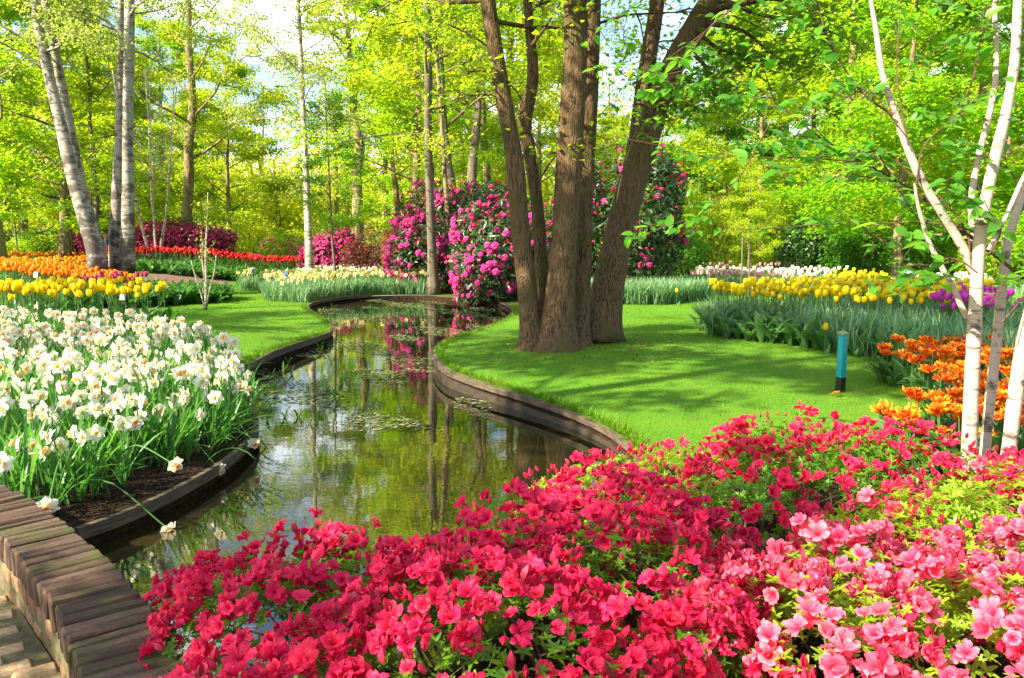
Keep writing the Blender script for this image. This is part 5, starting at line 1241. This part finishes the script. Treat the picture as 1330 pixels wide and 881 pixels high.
# pale yellow daffodils beyond the left lawn
CD = daff_protos(6, (.34, .42), M['daff_cream'], M['daff_gold'], M['lf_blue'], 231, .013, 3, .95, 'pale_daffodil', False, leanr=(0, .2))
m1 = np.vstack([poly_px([(345, 392), (400, 395)]), cl_[li(15.6):li(18.6)] + [-.08, .12], [[-1.25, 16.4], [-2.2, 18.0], [-4.3, 17.6], [-5.6, 16.4]], poly_px([(332, 372)])])
bed('pale_daffodil', lambda q: 'pale yellow daffodil in the front of the bed above the canal bend' if q[1] < 14.4 else 'pale yellow daffodil further back in the bed by the slender birch', lambda q: 'pale daffodils at the front of their bed' if q[1] < 14.4 else 'pale daffodils at the back of their bed', 'daffodil', CD, m1, .17, rng, 300, True, stuff_label='far rows of the pale yellow daffodils')
lp = uniform_in(m1, 3000, rng); leaf_bed('daffodil_foliage', 'blue green leaves of the pale yellow daffodils', lp, DLEAF, M['lf_blue'], .26, .38, rng, .2)
m2 = np.array([[-5.2, 18.6], [-2.2, 18.2], [-.9, 17.4], [-.6, 19.0], [-2.2, 21.4], [-5.0, 21.6]])
WT_ = daff_protos(3, (.30, .36), M['daff_white'], M['daff_cream'], M['lf_blue'], 241, .012, 2, 1.0, 'white_narcissus', False)
pw = clearpts(scatter(m2, .17, rng), .12, rng); stuff_of('white_narcissus_mass', 'far whitish bed of narcissus left of the rhododendron', 'narcissus', single(WT_, 'n'), pw, rng.uniform(0, 6, len(pw)), rng.uniform(.9, 1.1, len(pw)))
lp = uniform_in(m2, 1300, rng); leaf_bed('daffodil_foliage', 'pale leaves of the far white narcissus', lp, DLEAF, M['lf_blue'], .24, .34, rng, .2)
# blue green foliage between the trees and the pale beds
bf = np.vstack([poly_px([(752, 396), (800, 397), (862, 397), (925, 390)]), [[3.55, 14.6], [3.4, 15.6], [1.3, 15.4], [1.0, 14.2]]])
lp = uniform_in(bf, 2200, rng); leaf_bed('narrow_foliage', 'blue green leaves without flowers between the leaning trunk and the tulips', lp, DLEAF, M['lf_blue'], .34, .46, rng, .2)
# pale tulip beds further back at the right
WTu = tulip_protos(3, (.32, .38), lambda s: tulip_head(1.2, s, .3), M['tul_white'], M['lf_blue'], 371, 'white_tulip', 2)
KTu = tulip_protos(3, (.32, .38), lambda s: tulip_head(1.2, s, .3), M['tul_pink'], M['lf_blue'], 381, 'pink_tulip', 2)
GTu = tulip_protos(3, (.30, .36), lambda s: tulip_head(1.2, s, .3), M['tul_yellow'], M['lf_blue'], 391, 'yellow_tulip_small', 2)
bed('pink_tulip', 'salmon pink tulip in the pale bed right of the dark rhododendron', 'salmon tulips of the pale bed', 'tulip', KTu, np.array([[3.6, 16.3], [5.6, 15.9], [6.6, 16.4], [5.6, 17.2], [3.9, 17.6]]), .19, rng, 110, False)
bed('white_tulip', 'white tulip in the pale bed beyond the yellow tulips', 'white tulips of the pale bed', 'tulip', WTu, np.array([[4.0, 17.6], [6.4, 17.1], [7.4, 17.6], [7.2, 18.6], [4.4, 19.2]]), .19, rng, 120, False)
bed('pale_yellow_tulip', 'small yellow tulip in the pale bed beyond the lawn bed', 'small yellow tulips of the pale bed', 'tulip', GTu, np.array([[6.2, 16.2], [7.6, 16.3], [8.0, 17.4], [7.2, 17.6]]), .19, rng, 80, False)
bed('pink_tulip', 'pale pink tulip in the furthest strip before the yellow green shrub', 'pale tulips of the furthest strip', 'tulip', KTu, np.array([[4.6, 20.4], [8.4, 20.0], [8.6, 20.8], [4.8, 21.4]]), .22, rng, 90, False)
bed('white_tulip', 'white tulip in the strip left of the green box', 'white tulips by the green box', 'tulip', WTu, np.array([[7.2, 14.2], [8.6, 14.2], [9.0, 15.4], [7.4, 15.2]]), .2, rng, 60, False)
lp = uniform_in(np.array([[3.3, 15.2], [9.4, 13.8], [10.5, 16], [9.2, 21.4], [4.2, 21.6]]), 3200, rng); leaf_bed('narrow_foliage', 'pale grey green leaves of the far beds at the right', lp, DLEAF, M['lf_blue'], .22, .34, rng, .2)
lp = uniform_in(np.array([[4.5, 6.6], [9.5, 8.5], [14, 14], [10, 13.8], [7.2, 11.0]]), 2200, rng); leaf_bed('narrow_foliage', 'narrow leaves of the bed behind the birch stems', lp, DLEAF, M['lf_blue'], .3, .44, rng, .3)
# three stray tulips on the lawn edge
for (x, y, lb) in ((878, 384, 'lone yellow tulip low on the lawn before the blue green leaves'), (1070, 452, 'lone yellow bloom sunk among the leaves left of the teal post')):
    q = P(x, y + 14)[:2]; place('yellow_tulip', YTu[0], (q[0], q[1], float(hgt(*q)) - .25), 1.0, 1.0, lb, 'tulip', None)

# ---- azaleas in the foreground
def blossom_t(seed, s=1.0, opened=1.0):
    rng = np.random.default_rng(seed); out = []
    for ring in range(2 if seed % 3 == 0 else 1):
        k_ = 1 - .28 * ring
        for k in range(5):
            o = opened * rng.uniform(.85, 1.12)
            out.append(xf(petal([(.0015, 0), (.005, .010), (.012, .019), (.022 * o, .0245), (.030 * o, .0255 + rng.normal(0, .002)), (.0355 * o, .0235 + rng.normal(0, .003))], [.0015, .0045, .0090, .0140, .0138, .0040], 5, k * 1.2566 + ring * .63 + rng.normal(0, .07), .12, .0050, 3.6, rng.uniform(0, 6), rng=rng), s=k_))
    st = MB()
    for k in range(6):
        a = rng.normal(0, .5) if k else 0; az = rng.uniform(0, 6.28); c = np.array([[0, 0, .006], [.003 * math.cos(az), .003 * math.sin(az), .02], [.010 * math.cos(az) + .006, .010 * math.sin(az), .036 + (k == 0) * .006]])
        tube(st, c, [.0006, .0005, .0004], 3, cap=False); box(st, c[-1], [.0022, .0016, .0016])
    return xf(cat(out), s=s), xf(as_t(st), s=s)
AZB = [blossom_t(k, 1.0, .75 + .06 * (k % 6)) for k in range(8)]
AZBUD = cat([petal([(0, 0), (.0052, .007), (.0055, .016), (.0015, .028)], [.002, .0055, .0055, .001], 3, k * 2.094, .1) for k in range(3)])
AZL = cat([xf(full_leaf(.026, .011, .15, .12, 4), rodr([0, 1, 0], -.55) if k % 2 else rodr([0, 1, 0], -.2)) if k == 0 else xf(full_leaf(.026 * (1 - .1 * (k % 3)), .011, .15, .12, 4), rodr([0, 0, 1], k * 1.05) @ (rodr([0, 1, 0], -.5) if k % 2 else rodr([0, 1, 0], -.15))) for k in range(6)])
def azalea(label, mounds, nb, nleaf, nbud, pm, pm_i, leafm, seed, z_lo=.10, stems=70, light=0.0, cover=1.0):
    rng = np.random.default_rng(seed); c0 = np.mean([m_[:2] for m_ in mounds], 0); b = np.array([c0[0], c0[1], float(hgt(*c0))])
    t = thing('azalea_shrub', label, 'shrub', b)
    mo = np.array(mounds, float)
    def surf(n, dmax):                       # points near the outer surface of the joined mounds
        P_, N_, D_ = [], [], []; area = mo[:, 2] * mo[:, 3]; area = area / area.sum()
        while sum(len(q) for q in P_) < n:
            i = rng.choice(len(mo), n * 2, p=area); v = rng.normal(size=(n * 2, 3)); v[:, 2] = np.abs(v[:, 2]) - .25; v /= np.linalg.norm(v, axis=1)[:, None]
            hv = mo[i, 4]; rad = np.stack([mo[i, 2], mo[i, 3], hv * .75], 1); dep = dmax * rng.random(n * 2) ** 1.3
            p = v * rad * (1 - dep)[:, None] + np.stack([mo[i, 0], mo[i, 1], hv * .25], 1)
            p[:, 2] += .022 * np.sin(p[:, 0] * 17 + seed) * np.cos(p[:, 1] * 15) + .018 * np.sin(p[:, 0] * 31 + 2) * np.sin(p[:, 1] * 27)
            nn = v / rad; nn /= np.linalg.norm(nn, axis=1)[:, None]
            inn = np.zeros(n * 2, bool)
            for m_ in mo: inn |= ((p[:, 0] - m_[0]) / m_[2]) ** 2 + ((p[:, 1] - m_[1]) / m_[3]) ** 2 + ((p[:, 2] - m_[4] * .25) / (m_[4] * .75)) ** 2 < (1 - dmax - .03) ** 2
            ok = (~inn) & (p[:, 2] > z_lo); P_.append(p[ok]); N_.append(nn[ok]); D_.append(dep[ok])
        return np.vstack(P_)[:n] , np.vstack(N_)[:n]
    # clustered blossoms: trusses of two to five
    p, nn = surf(int(nb * 1.0 / 2.6), .06); P2, N2 = [], []
    for q, n_ in zip(p, nn):
        if np.sin(q[0] * 9 + seed * 2) * np.sin(q[1] * 8 + seed) > cover * 1.2 - .2 and rng.random() < .8: continue
        for j in range(rng.integers(2, 5)):
            o = rng.normal(0, .017, 3); P2.append(q + o + n_ * .012); N2.append(n_ + rng.normal(0, .55, 3) + [-.12, -.22, .3])
    P2, N2 = np.array(P2), np.array(N2); N2 /= np.linalg.norm(N2, axis=1)[:, None]; Rm = frames(N2, rng=rng); sc = rng.uniform(.46, .80, len(P2)); v = rng.integers(0, len(AZB), len(P2))
    eye = np.array([0, 0, EYE]); face = ((eye - P2) / np.linalg.norm(eye - P2, axis=1)[:, None] * N2).sum(1); dist = np.linalg.norm(eye - P2, axis=1)
    px, py = PX(P2[:, 0], P2[:, 1], P2[:, 2]); vis_ = (px > 0) & (px < 1330) & (py > 0) & (py < 881)
    order = np.argsort(-(vis_ * np.clip(face, .05, 1) / dist ** 2) * (1 + .3 * N2[:, 2])); front = order[:100]; rest = order[100:]
    mes = [MB().addt(AZB[k][0]).addt(AZB[k][1], None, 1).mesh('azalea_blossom', [pm, M['az_stamen']]) for k in range(len(AZB))]
    for k in front:
        o = put('blossom', mes[v[k]], t, P2[k] - b); o.rotation_euler = Matrix(Rm[k].tolist()).to_euler(); o.scale = (sc[k],) * 3
    mb = MB()
    for k in range(len(AZB)):
        r_ = rest[v[rest] == k]; mb.inst(AZB[k][0], P2[r_] - b, Rm[r_], sc[r_], 0); mb.inst(AZB[k][1], P2[r_] - b, Rm[r_], sc[r_], 1)
    if mb.n: tag(mb.build('blossoms', [pm_i, M['az_stamen']], t), kind='stuff')
    p, nn = surf(nbud, .05); mb = MB(); mb.inst(AZBUD, p - b + nn * .02, frames(nn + rng.normal(0, .35, nn.shape) + [0, 0, .5], rng=rng), rng.uniform(.6, 1.15, nbud)); tag(mb.build('buds', M['az_bud'], t), kind='stuff')
    p, nn = surf(nleaf, .26); mb = MB(); mb.inst(AZL, p - b, frames(nn + rng.normal(0, .45, nn.shape) + [0, 0, .35], rng=rng), rng.uniform(.5, 1.0, nleaf)); mb.build('leaves', leafm, t)
    mb = MB()
    for k in range(stems):
        e = p[rng.integers(0, len(p))]; m_ = mo[np.argmin(((mo[:, :2] - e[:2]) ** 2).sum(1))]; r0 = np.array([m_[0] + rng.normal(0, .08) + .10, m_[1] + rng.normal(0, .08), -.03]); 
        if m_[0] < -.2: r0[0] = max(r0[0], -.12); 
        mid = r0 * .45 + e * .55 + rng.normal(0, .04, 3) - [0, 0, .02]; c = catmull(np.array([r0, mid, e]), 8); tube(mb, c - b, np.linspace(.007, .0016, 8), 5, cap=False)
        for j in range(3):
            q, d = along(c, rng.uniform(.5, .98)); e2 = q + (d * .3 + rng.normal(0, .6, 3) * [1, 1, .4]) * .06; tube(mb, np.array([q, (q + e2) / 2 + rng.normal(0, .01, 3), e2]) - b, [.003, .002, .001], 4, cap=False)
    mb.build('branches', M['stem_az'], t); return t
azalea('wide crimson azalea in full flower spreading over the water in the foreground',
       [(-.02, 1.50, .46, .55, .48), (.0, 1.90, .26, .28, .50), (-.46, 1.86, .40, .40, .38), (-.74, 2.0, .22, .26, .27), (.24, 1.75, .34, .60, .49), (-.36, 1.30, .38, .38, .40), (.02, 1.10, .32, .40, .45), (.30, 2.12, .34, .34, .48), (-.1, .78, .4, .35, .44)], 3000, 6500, 1500, M['az_crimson'], M['az_crimson_i'], M['lf_az'], 61, .06, 110, cover=.70)
azalea('light rose azalea in full flower in the near right corner', [(.60, 1.50, .32, .40, .47), (.60, 1.08, .34, .36, .45), (.95, 1.42, .44, .46, .49), (1.28, 1.66, .46, .42, .49), (1.05, 1.10, .42, .36, .47), (1.55, 1.35, .4, .45, .46), (.82, 1.84, .28, .24, .44)], 2300, 4200, 620, M['az_pink'], M['az_pink_i'], M['lf_az_lime'], 62, .1, 60, cover=.72)
azalea('red azalea beyond the rose one at the foot of the white birch', [(.98, 2.72, .42, .36, .43), (1.42, 2.88, .42, .36, .44), (1.82, 2.85, .30, .28, .32), (.66, 2.42, .34, .30, .42), (1.15, 3.2, .4, .3, .42)], 800, 2900, 520, M['az_crimson'], M['az_crimson_i'], M['lf_az'], 63, .1, 50, cover=.8)
azalea('leafy yellow green azalea with few flowers between the red and the rose ones', [(1.22, 2.22, .40, .30, .44), (1.62, 2.40, .40, .34, .46), (.98, 2.1, .26, .22, .42), (2.0, 2.55, .32, .34, .44)], 110, 3000, 260, M['az_pink'], M['az_pink_i'], M['lf_az_lime'], 64, .1, 70, cover=.7)
azalea('open azalea mostly in bud at the corner of the lawn and the canal', [(.44, 3.05, .32, .34, .28), (.22, 2.72, .26, .28, .31), (.72, 3.12, .30, .30, .31)], 60, 1400, 300, M['az_crimson'], M['az_crimson_i'], M['lf_az_lime'], 65, .06, 60, cover=.6)
azalea('small red azalea at the right edge under the birch stems', [(2.12, 2.95, .30, .30, .30), (2.45, 2.8, .3, .3, .30), (1.95, 2.7, .3, .3, .34)], 160, 900, 160, M['az_crimson'], M['az_crimson_i'], M['lf_az_lime'], 66, .1, 40, cover=.8)

# ---- water plants
rng = np.random.default_rng(71)
WP = [cat([strap(rng.uniform(0, 6.28), rng.uniform(.8, 1.1), .16, rng.uniform(.05, .35), rng.uniform(.1, 1.3), 7, .3, belly=.5) for k in range(3)]) for v in range(5)]
wms = [MB().addt(w).mesh('water_plant', M['lf_deep']) for w in WP]
cnt = 0
wpx = [(x, y) for x, y in zip(rng.uniform(335, 450, 30), rng.uniform(450, 555, 30))] + [(x, y) for x, y in zip(rng.uniform(400, 600, 26), rng.uniform(396, 425, 26))]
for x, y in wpx:
    q = P(x, y, WATER_Z); 
    if not inside(canal, q[None, :2])[0] or np.min(np.hypot(*(canal - q[:2]).T)) < .05: continue
    o = put('water_plant', wms[rng.integers(0, 5)], None, (q[0], q[1], WATER_Z - .02)); o.scale = (rng.uniform(.06, .14),) * 3; o.rotation_euler = (0, 0, rng.uniform(0, 6.28))
    near = y > 430; tag(o, 'green water plant shoot standing in the canal off the left lawn' if near else 'green water plant shoot in the far bend of the canal', 'water plant', 'water plants off the left lawn' if near else 'water plants in the far bend')
fw = uniform_in(canal, 26000, rng); x, y = PX(fw[:, 0], fw[:, 1], WATER_Z)
nz = np.sin(fw[:, 0] * 3.1 + 1) * np.sin(fw[:, 1] * 2.3) + .6 * np.sin(fw[:, 0] * 7 + fw[:, 1] * 5)
fw = fw[(y < 560) & (x < 640) & (nz > .2) | ((y < 430) & (nz > .25))]
mb = MB(); n = len(fw); nr = rng.normal(0, .05, (n, 3)); nr[:, 2] = 1
mb.inst(full_leaf(1, .8, .02, .0, 4), np.column_stack([fw, np.full(n, WATER_Z + .004)]), frames_t(nr, rng.normal(size=(n, 3)) * [1, 1, 0]), rng.uniform(.012, .045, n))
tag(mb.build('floating_weed', M['scum']), 'specks and rafts of floating weed on the canal', 'weed', kind='stuff')

# ---- litter of soil and moss bits on the bed edge
mb = MB(); i = rng.integers(5, li(7.5), 2600); q = cl_[i] - np.array([.13, 0]) + rng.normal(0, .09, (2600, 2)); q = q[~inside(canal, q)]
nr = rng.normal(0, .5, (len(q), 3)); nr[:, 2] = 1; mb.inst(full_leaf(1, .6, .2, .3, 4), np.column_stack([q, hgt(q[:, 0], q[:, 1]) + .016]), frames_t(nr, rng.normal(size=(len(q), 3))), rng.uniform(.006, .022, len(q)))
tag(mb.build('leaf_litter', M['soil']), 'dark crumbs and dead leaves on the soil behind the timber board', 'litter', kind='stuff')

# ---- dead leaves and fallen bits on the lawns and round the big trunks
mb = MB(); q = np.vstack([uniform_in(lawnR, 1500, rng), np.array([.55, 7.45]) + rng.normal(0, .5, (500, 2)), np.array([1.1, 7.9]) + rng.normal(0, .4, (250, 2)), uniform_in(lawnL, 700, rng)]); q = q[~inside(canal, q)]
nr = rng.normal(0, .5, (len(q), 3)); nr[:, 2] = 1; mb.inst(full_leaf(1, .6, .2, .3, 4), np.column_stack([q, hgt(q[:, 0], q[:, 1]) + .022]), frames_t(nr, rng.normal(size=(len(q), 3))), rng.uniform(.010, .035, len(q)))
M['dead'] = leaf_mat("dead_leaves", (.10, .055, .02), (.24, .15, .06), (.15, .08, .02), (.28, .18, .06), .25, .8, .1)
tag(mb.build('leaf_litter', M['dead']), 'scattered brown dead leaves and bits on the mown grass', 'litter', kind='stuff')

# ---- teal marker post
def glossy(name, c, rough=.25, spec=.5):
    m, nt, out = new_mat(name); n = noise(nt, 30, 4); r = ramp(nt, [(.3, tuple(x * .85 for x in c)), (.7, c)], n.outputs['Fac']); p = pbsdf(nt, r.outputs['Color'], rough, spec); nt.links.new(p.outputs[0], out.inputs['Surface']); return m
b = P(1091, 513); Yp = b[1]; t = thing('marker_post', 'short teal marker post with a black foot and slanted cap on the lawn', 'post', (b[0], b[1], float(hgt(b[0], b[1]))), math.radians(28))
mb = MB(); box(mb, [0, 0, .045], [.058, .048, .13], bev=.004); mb.build('foot', glossy('black_plastic', (.012, .012, .014)), t, smooth=False)
mb = MB(); V = []; w, dd = .056, .046
box(mb, [0, 0, .265], [w, dd, .31], bev=.003); mb.build('body', glossy('teal_enamel', (.01, .26, .30), .3), t, smooth=False)
mb = MB(); c = [[-w / 2 - .002, -dd / 2 - .002, .421], [w / 2 + .002, -dd / 2 - .002, .421], [w / 2 + .002, dd / 2 + .002, .421], [-w / 2 - .002, dd / 2 + .002, .421], [-w / 2 - .002, -dd / 2 - .002, .426], [w / 2 + .002, -dd / 2 - .002, .434], [w / 2 + .002, dd / 2 + .002, .447], [-w / 2 - .002, dd / 2 + .002, .439]]
mb.add(c, np.array([[0, 3, 2, 1], [4, 5, 6, 7], [0, 1, 5, 4], [1, 2, 6, 5], [2, 3, 7, 6], [3, 0, 4, 7]])); mb.build('cap', glossy('bronze_cap', (.22, .20, .07), .35), t, smooth=False)
mb = MB(); box(mb, [w / 2 + .002, 0, .27], [.003, dd * .55, .26], bev=.001); mb.build('side_panel', glossy('green_panel', (.02, .36, .24), .3), next(c for c in t.children if c.name.startswith('body')), smooth=False)
# ---- green box by the lit trunk
b = D(1180, 364, 15.6); t = thing('garden_box', 'dark green box with a sloping bluish lid beside the lit brown trunk', 'box', (b[0], b[1], float(hgt(b[0], b[1]))), .5)
gm = glossy('dark_green_paint', (.02, .055, .045), .5)
mb = MB(); box(mb, [0, 0, .20], [.30, .30, .40], bev=.008); box(mb, [0, -.153, .2], [.22, .012, .30], bev=.003); mb.build('body', gm, t, smooth=False)
mb = MB(); box(mb, [0, 0, .43], [.36, .37, .03], rot=rodr([1, 0, 0], .18), bev=.006); mb.build('lid', glossy('bluish_lid', (.10, .17, .20), .4), t, smooth=False)
# ---- small blue plant labels
bm_ = glossy('blue_label', (.02, .12, .45), .4); wm_ = glossy('white_label', (.7, .7, .68), .5)
for px, py, Y, lb, mt in ((329, 352, 16.2, 'small blue plant label on a stick at the front of the red tulips', bm_), (372, 355, 15.3, 'small blue plant label among the pale yellow daffodils', bm_), (47, 357, 11.9, 'white rounded plant label before the orange tulips at the left', wm_), (160, 385, 8.6, 'small white plant label by the end of the yellow tulips', wm_)):
    b = D(px, py, Y); g = float(hgt(b[0], b[1])); h_ = max(b[2] - g, .25); t = thing('plant_label', lb, 'label', (b[0], b[1], g))
    mb = MB(); tube(mb, [[0, 0, -.05], [0, 0, h_]], .007, 6); mb.build('stick', M['timber_dark'], t)
    mb = MB(); box(mb, [0, -.01, h_], [.06, .010, .085], rot=rodr([1, 0, 0], -.25), bev=.004); mb.build('plate', mt, t, smooth=False)
# ---- thin stakes in the pale beds
for px, py, Y, lb in ((962, 372, 13.8, 'thin grey stake left of the sapling behind the yellow tulips'), (265, 372, 17.5, 'thin pale stake before the red tulips')):
    b = D(px, py, Y); g = float(hgt(b[0], b[1])); mb = MB(); tube(mb, [[0, 0, -.05], [.01, 0, .6], [0, 0, 1.1]], [.012, .011, .010], 7); o = mb.build('stake', M['bark_grey'], None, (b[0], b[1], g)); tag(o, lb, 'stake')
# ---- fallen petal on the lawn
b = P(1080, 520); pt = petal([(0, 0), (.02, .004), (.04, .008), (.055, .02)], [.006, .02, .022, .006], 5, 0, .2, .004); o = MB().addt(pt).build('fallen_petal', M['tul_parrot'], None, (b[0], b[1], float(hgt(b[0], b[1])) + .03)); tag(o, 'single orange petal fallen on the grass before the teal post', 'petal')

# ---- the visitors half hidden behind the birches
def cloth(name, c): return simple_mat(name, tuple(x * .7 for x in c), c, 30, .85, .2, .004)
SKIN = simple_mat("skin", (.45, .27, .19), (.52, .33, .24), 20, .55, 0)
def person(label, loc, rz, top, legs, hair_c, sleeve=True, bag=None, bend=0.0):
    t = thing('person', label, 'person', loc, rz)
    J = {'hip': (0, 0, .95), 'chest': (0, -.02 - bend * .15, 1.28), 'neck': (0, -.02 - bend * .22, 1.48), 'head': (0, -.03 - bend * .24, 1.57), 'crown': (0, -.02 - bend * .24, 1.70)}
    E = [('hip', 'chest'), ('chest', 'neck'), ('neck', 'head'), ('head', 'crown')]; rad = {'hip': (.15, .11), 'chest': (.17, .11), 'neck': (.055, .055), 'head': (.085, .10), 'crown': (.06, .07)}
    for s, n in ((-1, 'a'), (1, 'b')):
        J['sh' + n] = (s * .19, -.02 - bend * .2, 1.40); J['el' + n] = (s * .25, .0 - bend * .2, 1.13); J['wr' + n] = (s * .22, -.13 - bend * .2, .93); J['ha' + n] = (s * .21, -.18 - bend * .2, .86)
        J['th' + n] = (s * .09, 0, .88); J['kn' + n] = (s * .10, -.03 * (s > 0), .49); J['an' + n] = (s * .10, .05 * (s < 0), .08); J['to' + n] = (s * .11, -.15 + .05 * (s < 0), .035)
        E += [('chest', 'sh' + n), ('sh' + n, 'el' + n), ('el' + n, 'wr' + n), ('wr' + n, 'ha' + n), ('hip', 'th' + n), ('th' + n, 'kn' + n), ('kn' + n, 'an' + n), ('an' + n, 'to' + n)]
        rad.update({'sh' + n: (.07, .07), 'el' + n: (.048, .048), 'wr' + n: (.033, .033), 'ha' + n: (.035, .025), 'th' + n: (.095, .095), 'kn' + n: (.06, .06), 'an' + n: (.042, .042), 'to' + n: (.04, .03)})
    names = list(J); me = bpy.data.meshes.new('person_body'); me.from_pydata([J[n] for n in names], [(names.index(a), names.index(b_)) for a, b_ in E], [])
    m, nt, out = new_mat('clothed_body_' + top[0]); g = N(nt, "TexCoord"); sx = N(nt, "SeparateXYZ"); nt.links.new(g.outputs['Object'], sx.inputs[0])
    c = ramp(nt, [(0, (.02, .02, .02)), (.07 / 1.8, legs), (.95 / 1.8, top[1]), (1.46 / 1.8, (.50, .31, .22))], None, 'CONSTANT'); mr = N(nt, "MapRange"); mr.inputs['From Max'].default_value = 1.8; nt.links.new(sx.outputs['Z'], mr.inputs['Value']); nt.links.new(mr.outputs['Result'], c.inputs['Fac'])
    p = pbsdf(nt, c.outputs['Color'], .8, .2); nt.links.new(p.outputs[0], out.inputs['Surface']); me.materials.append(m)
    o = put('body', me, t); sk = o.modifiers.new('skin', 'SKIN'); 
    for k, n in enumerate(names): me.skin_vertices[0].data[k].radius = rad[n]
    me.skin_vertices[0].data[0].use_root = True; sb = o.modifiers.new('sub', 'SUBSURF'); sb.levels = sb.render_levels = 2
    hb = MB(); hd = np.array(J['head']) + [0, .02, .05]; v = np.random.default_rng(1).normal(size=(1, 3))
    th, ph_ = np.meshgrid(np.linspace(0, 1.9, 8), np.linspace(0, 6.2832, 15)[:-1]); V = np.stack([.10 * np.sin(th) * np.cos(ph_), .115 * np.sin(th) * np.sin(ph_), .12 * np.cos(th)], -1); V[..., 2] += np.where(V[..., 1] < -.03, .03, 0)
    n1, n2 = V.shape[:2]; F = [[i * n2 + j, i * n2 + j + 1, ((i + 1) % n1) * n2 + j + 1, ((i + 1) % n1) * n2 + j] for i in range(n1) for j in range(n2 - 1)]; hb.add(V.reshape(-1, 3) + hd, np.array(F)); hb.build('hair', cloth('hair', hair_c), t)
    fb = MB()
    for s in (-1, 1): box(fb, np.array(J['head']) + [s * .032, -.098, .035], [.018, .01, .01], bev=.002)
    box(fb, np.array(J['head']) + [0, -.095, -.03], [.04, .008, .008], bev=.002); fb.build('face_features', cloth('dark_brown', (.06, .03, .03)), t, smooth=False)
    nb_ = MB(); tube(nb_, [np.array(J['head']) + [0, -.085, .03], np.array(J['head']) + [0, -.115, .0], np.array(J['head']) + [0, -.088, -.008]], [.008, .014, .008], 6); nb_.build('nose', SKIN, t)
    return t
b = base(142, 23.5); person('person in a dark top seen between the old birch trunks', (b[0], b[1], -.40), 2.2, ('dark', (.03, .035, .06)), (.03, .04, .10), (.05, .03, .02))
bg_ = thing('shoulder_bag', 'mustard yellow bag carried by the visitor between the birch trunks', 'bag', (b[0] + .02, b[1] - .24, .62), .2); mb = MB(); box(mb, [0, 0, 0], [.24, .12, .30], bev=.03); mb.build('body', cloth('mustard_cloth', (.55, .33, .05)), bg_); mb = MB(); tube(mb, catmull(np.array([[-.11, 0, .12], [-.10, .10, .36], [.0, .14, .46], [.10, .10, .36], [.11, 0, .12]]), 14), .012, 6, cap=False); mb.build('strap', cloth('brown_strap', (.2, .1, .05)), bg_)
b = base(100, 29.5); person('person in a white shirt bending by the far beds left of the leaning birch', (b[0], b[1], float(hgt(b[0], b[1])) + .05), .6, ('white', (.65, .66, .72)), (.10, .12, .2), (.05, .03, .02), bend=.6)
b = base(80, 30.5); person('person in a pale pink top by the far beds beside the yellowish trunk', (b[0], b[1], float(hgt(b[0], b[1])) - .1), 3.0, ('pink', (.62, .38, .40)), (.3, .3, .34), (.10, .06, .03), bend=.5)
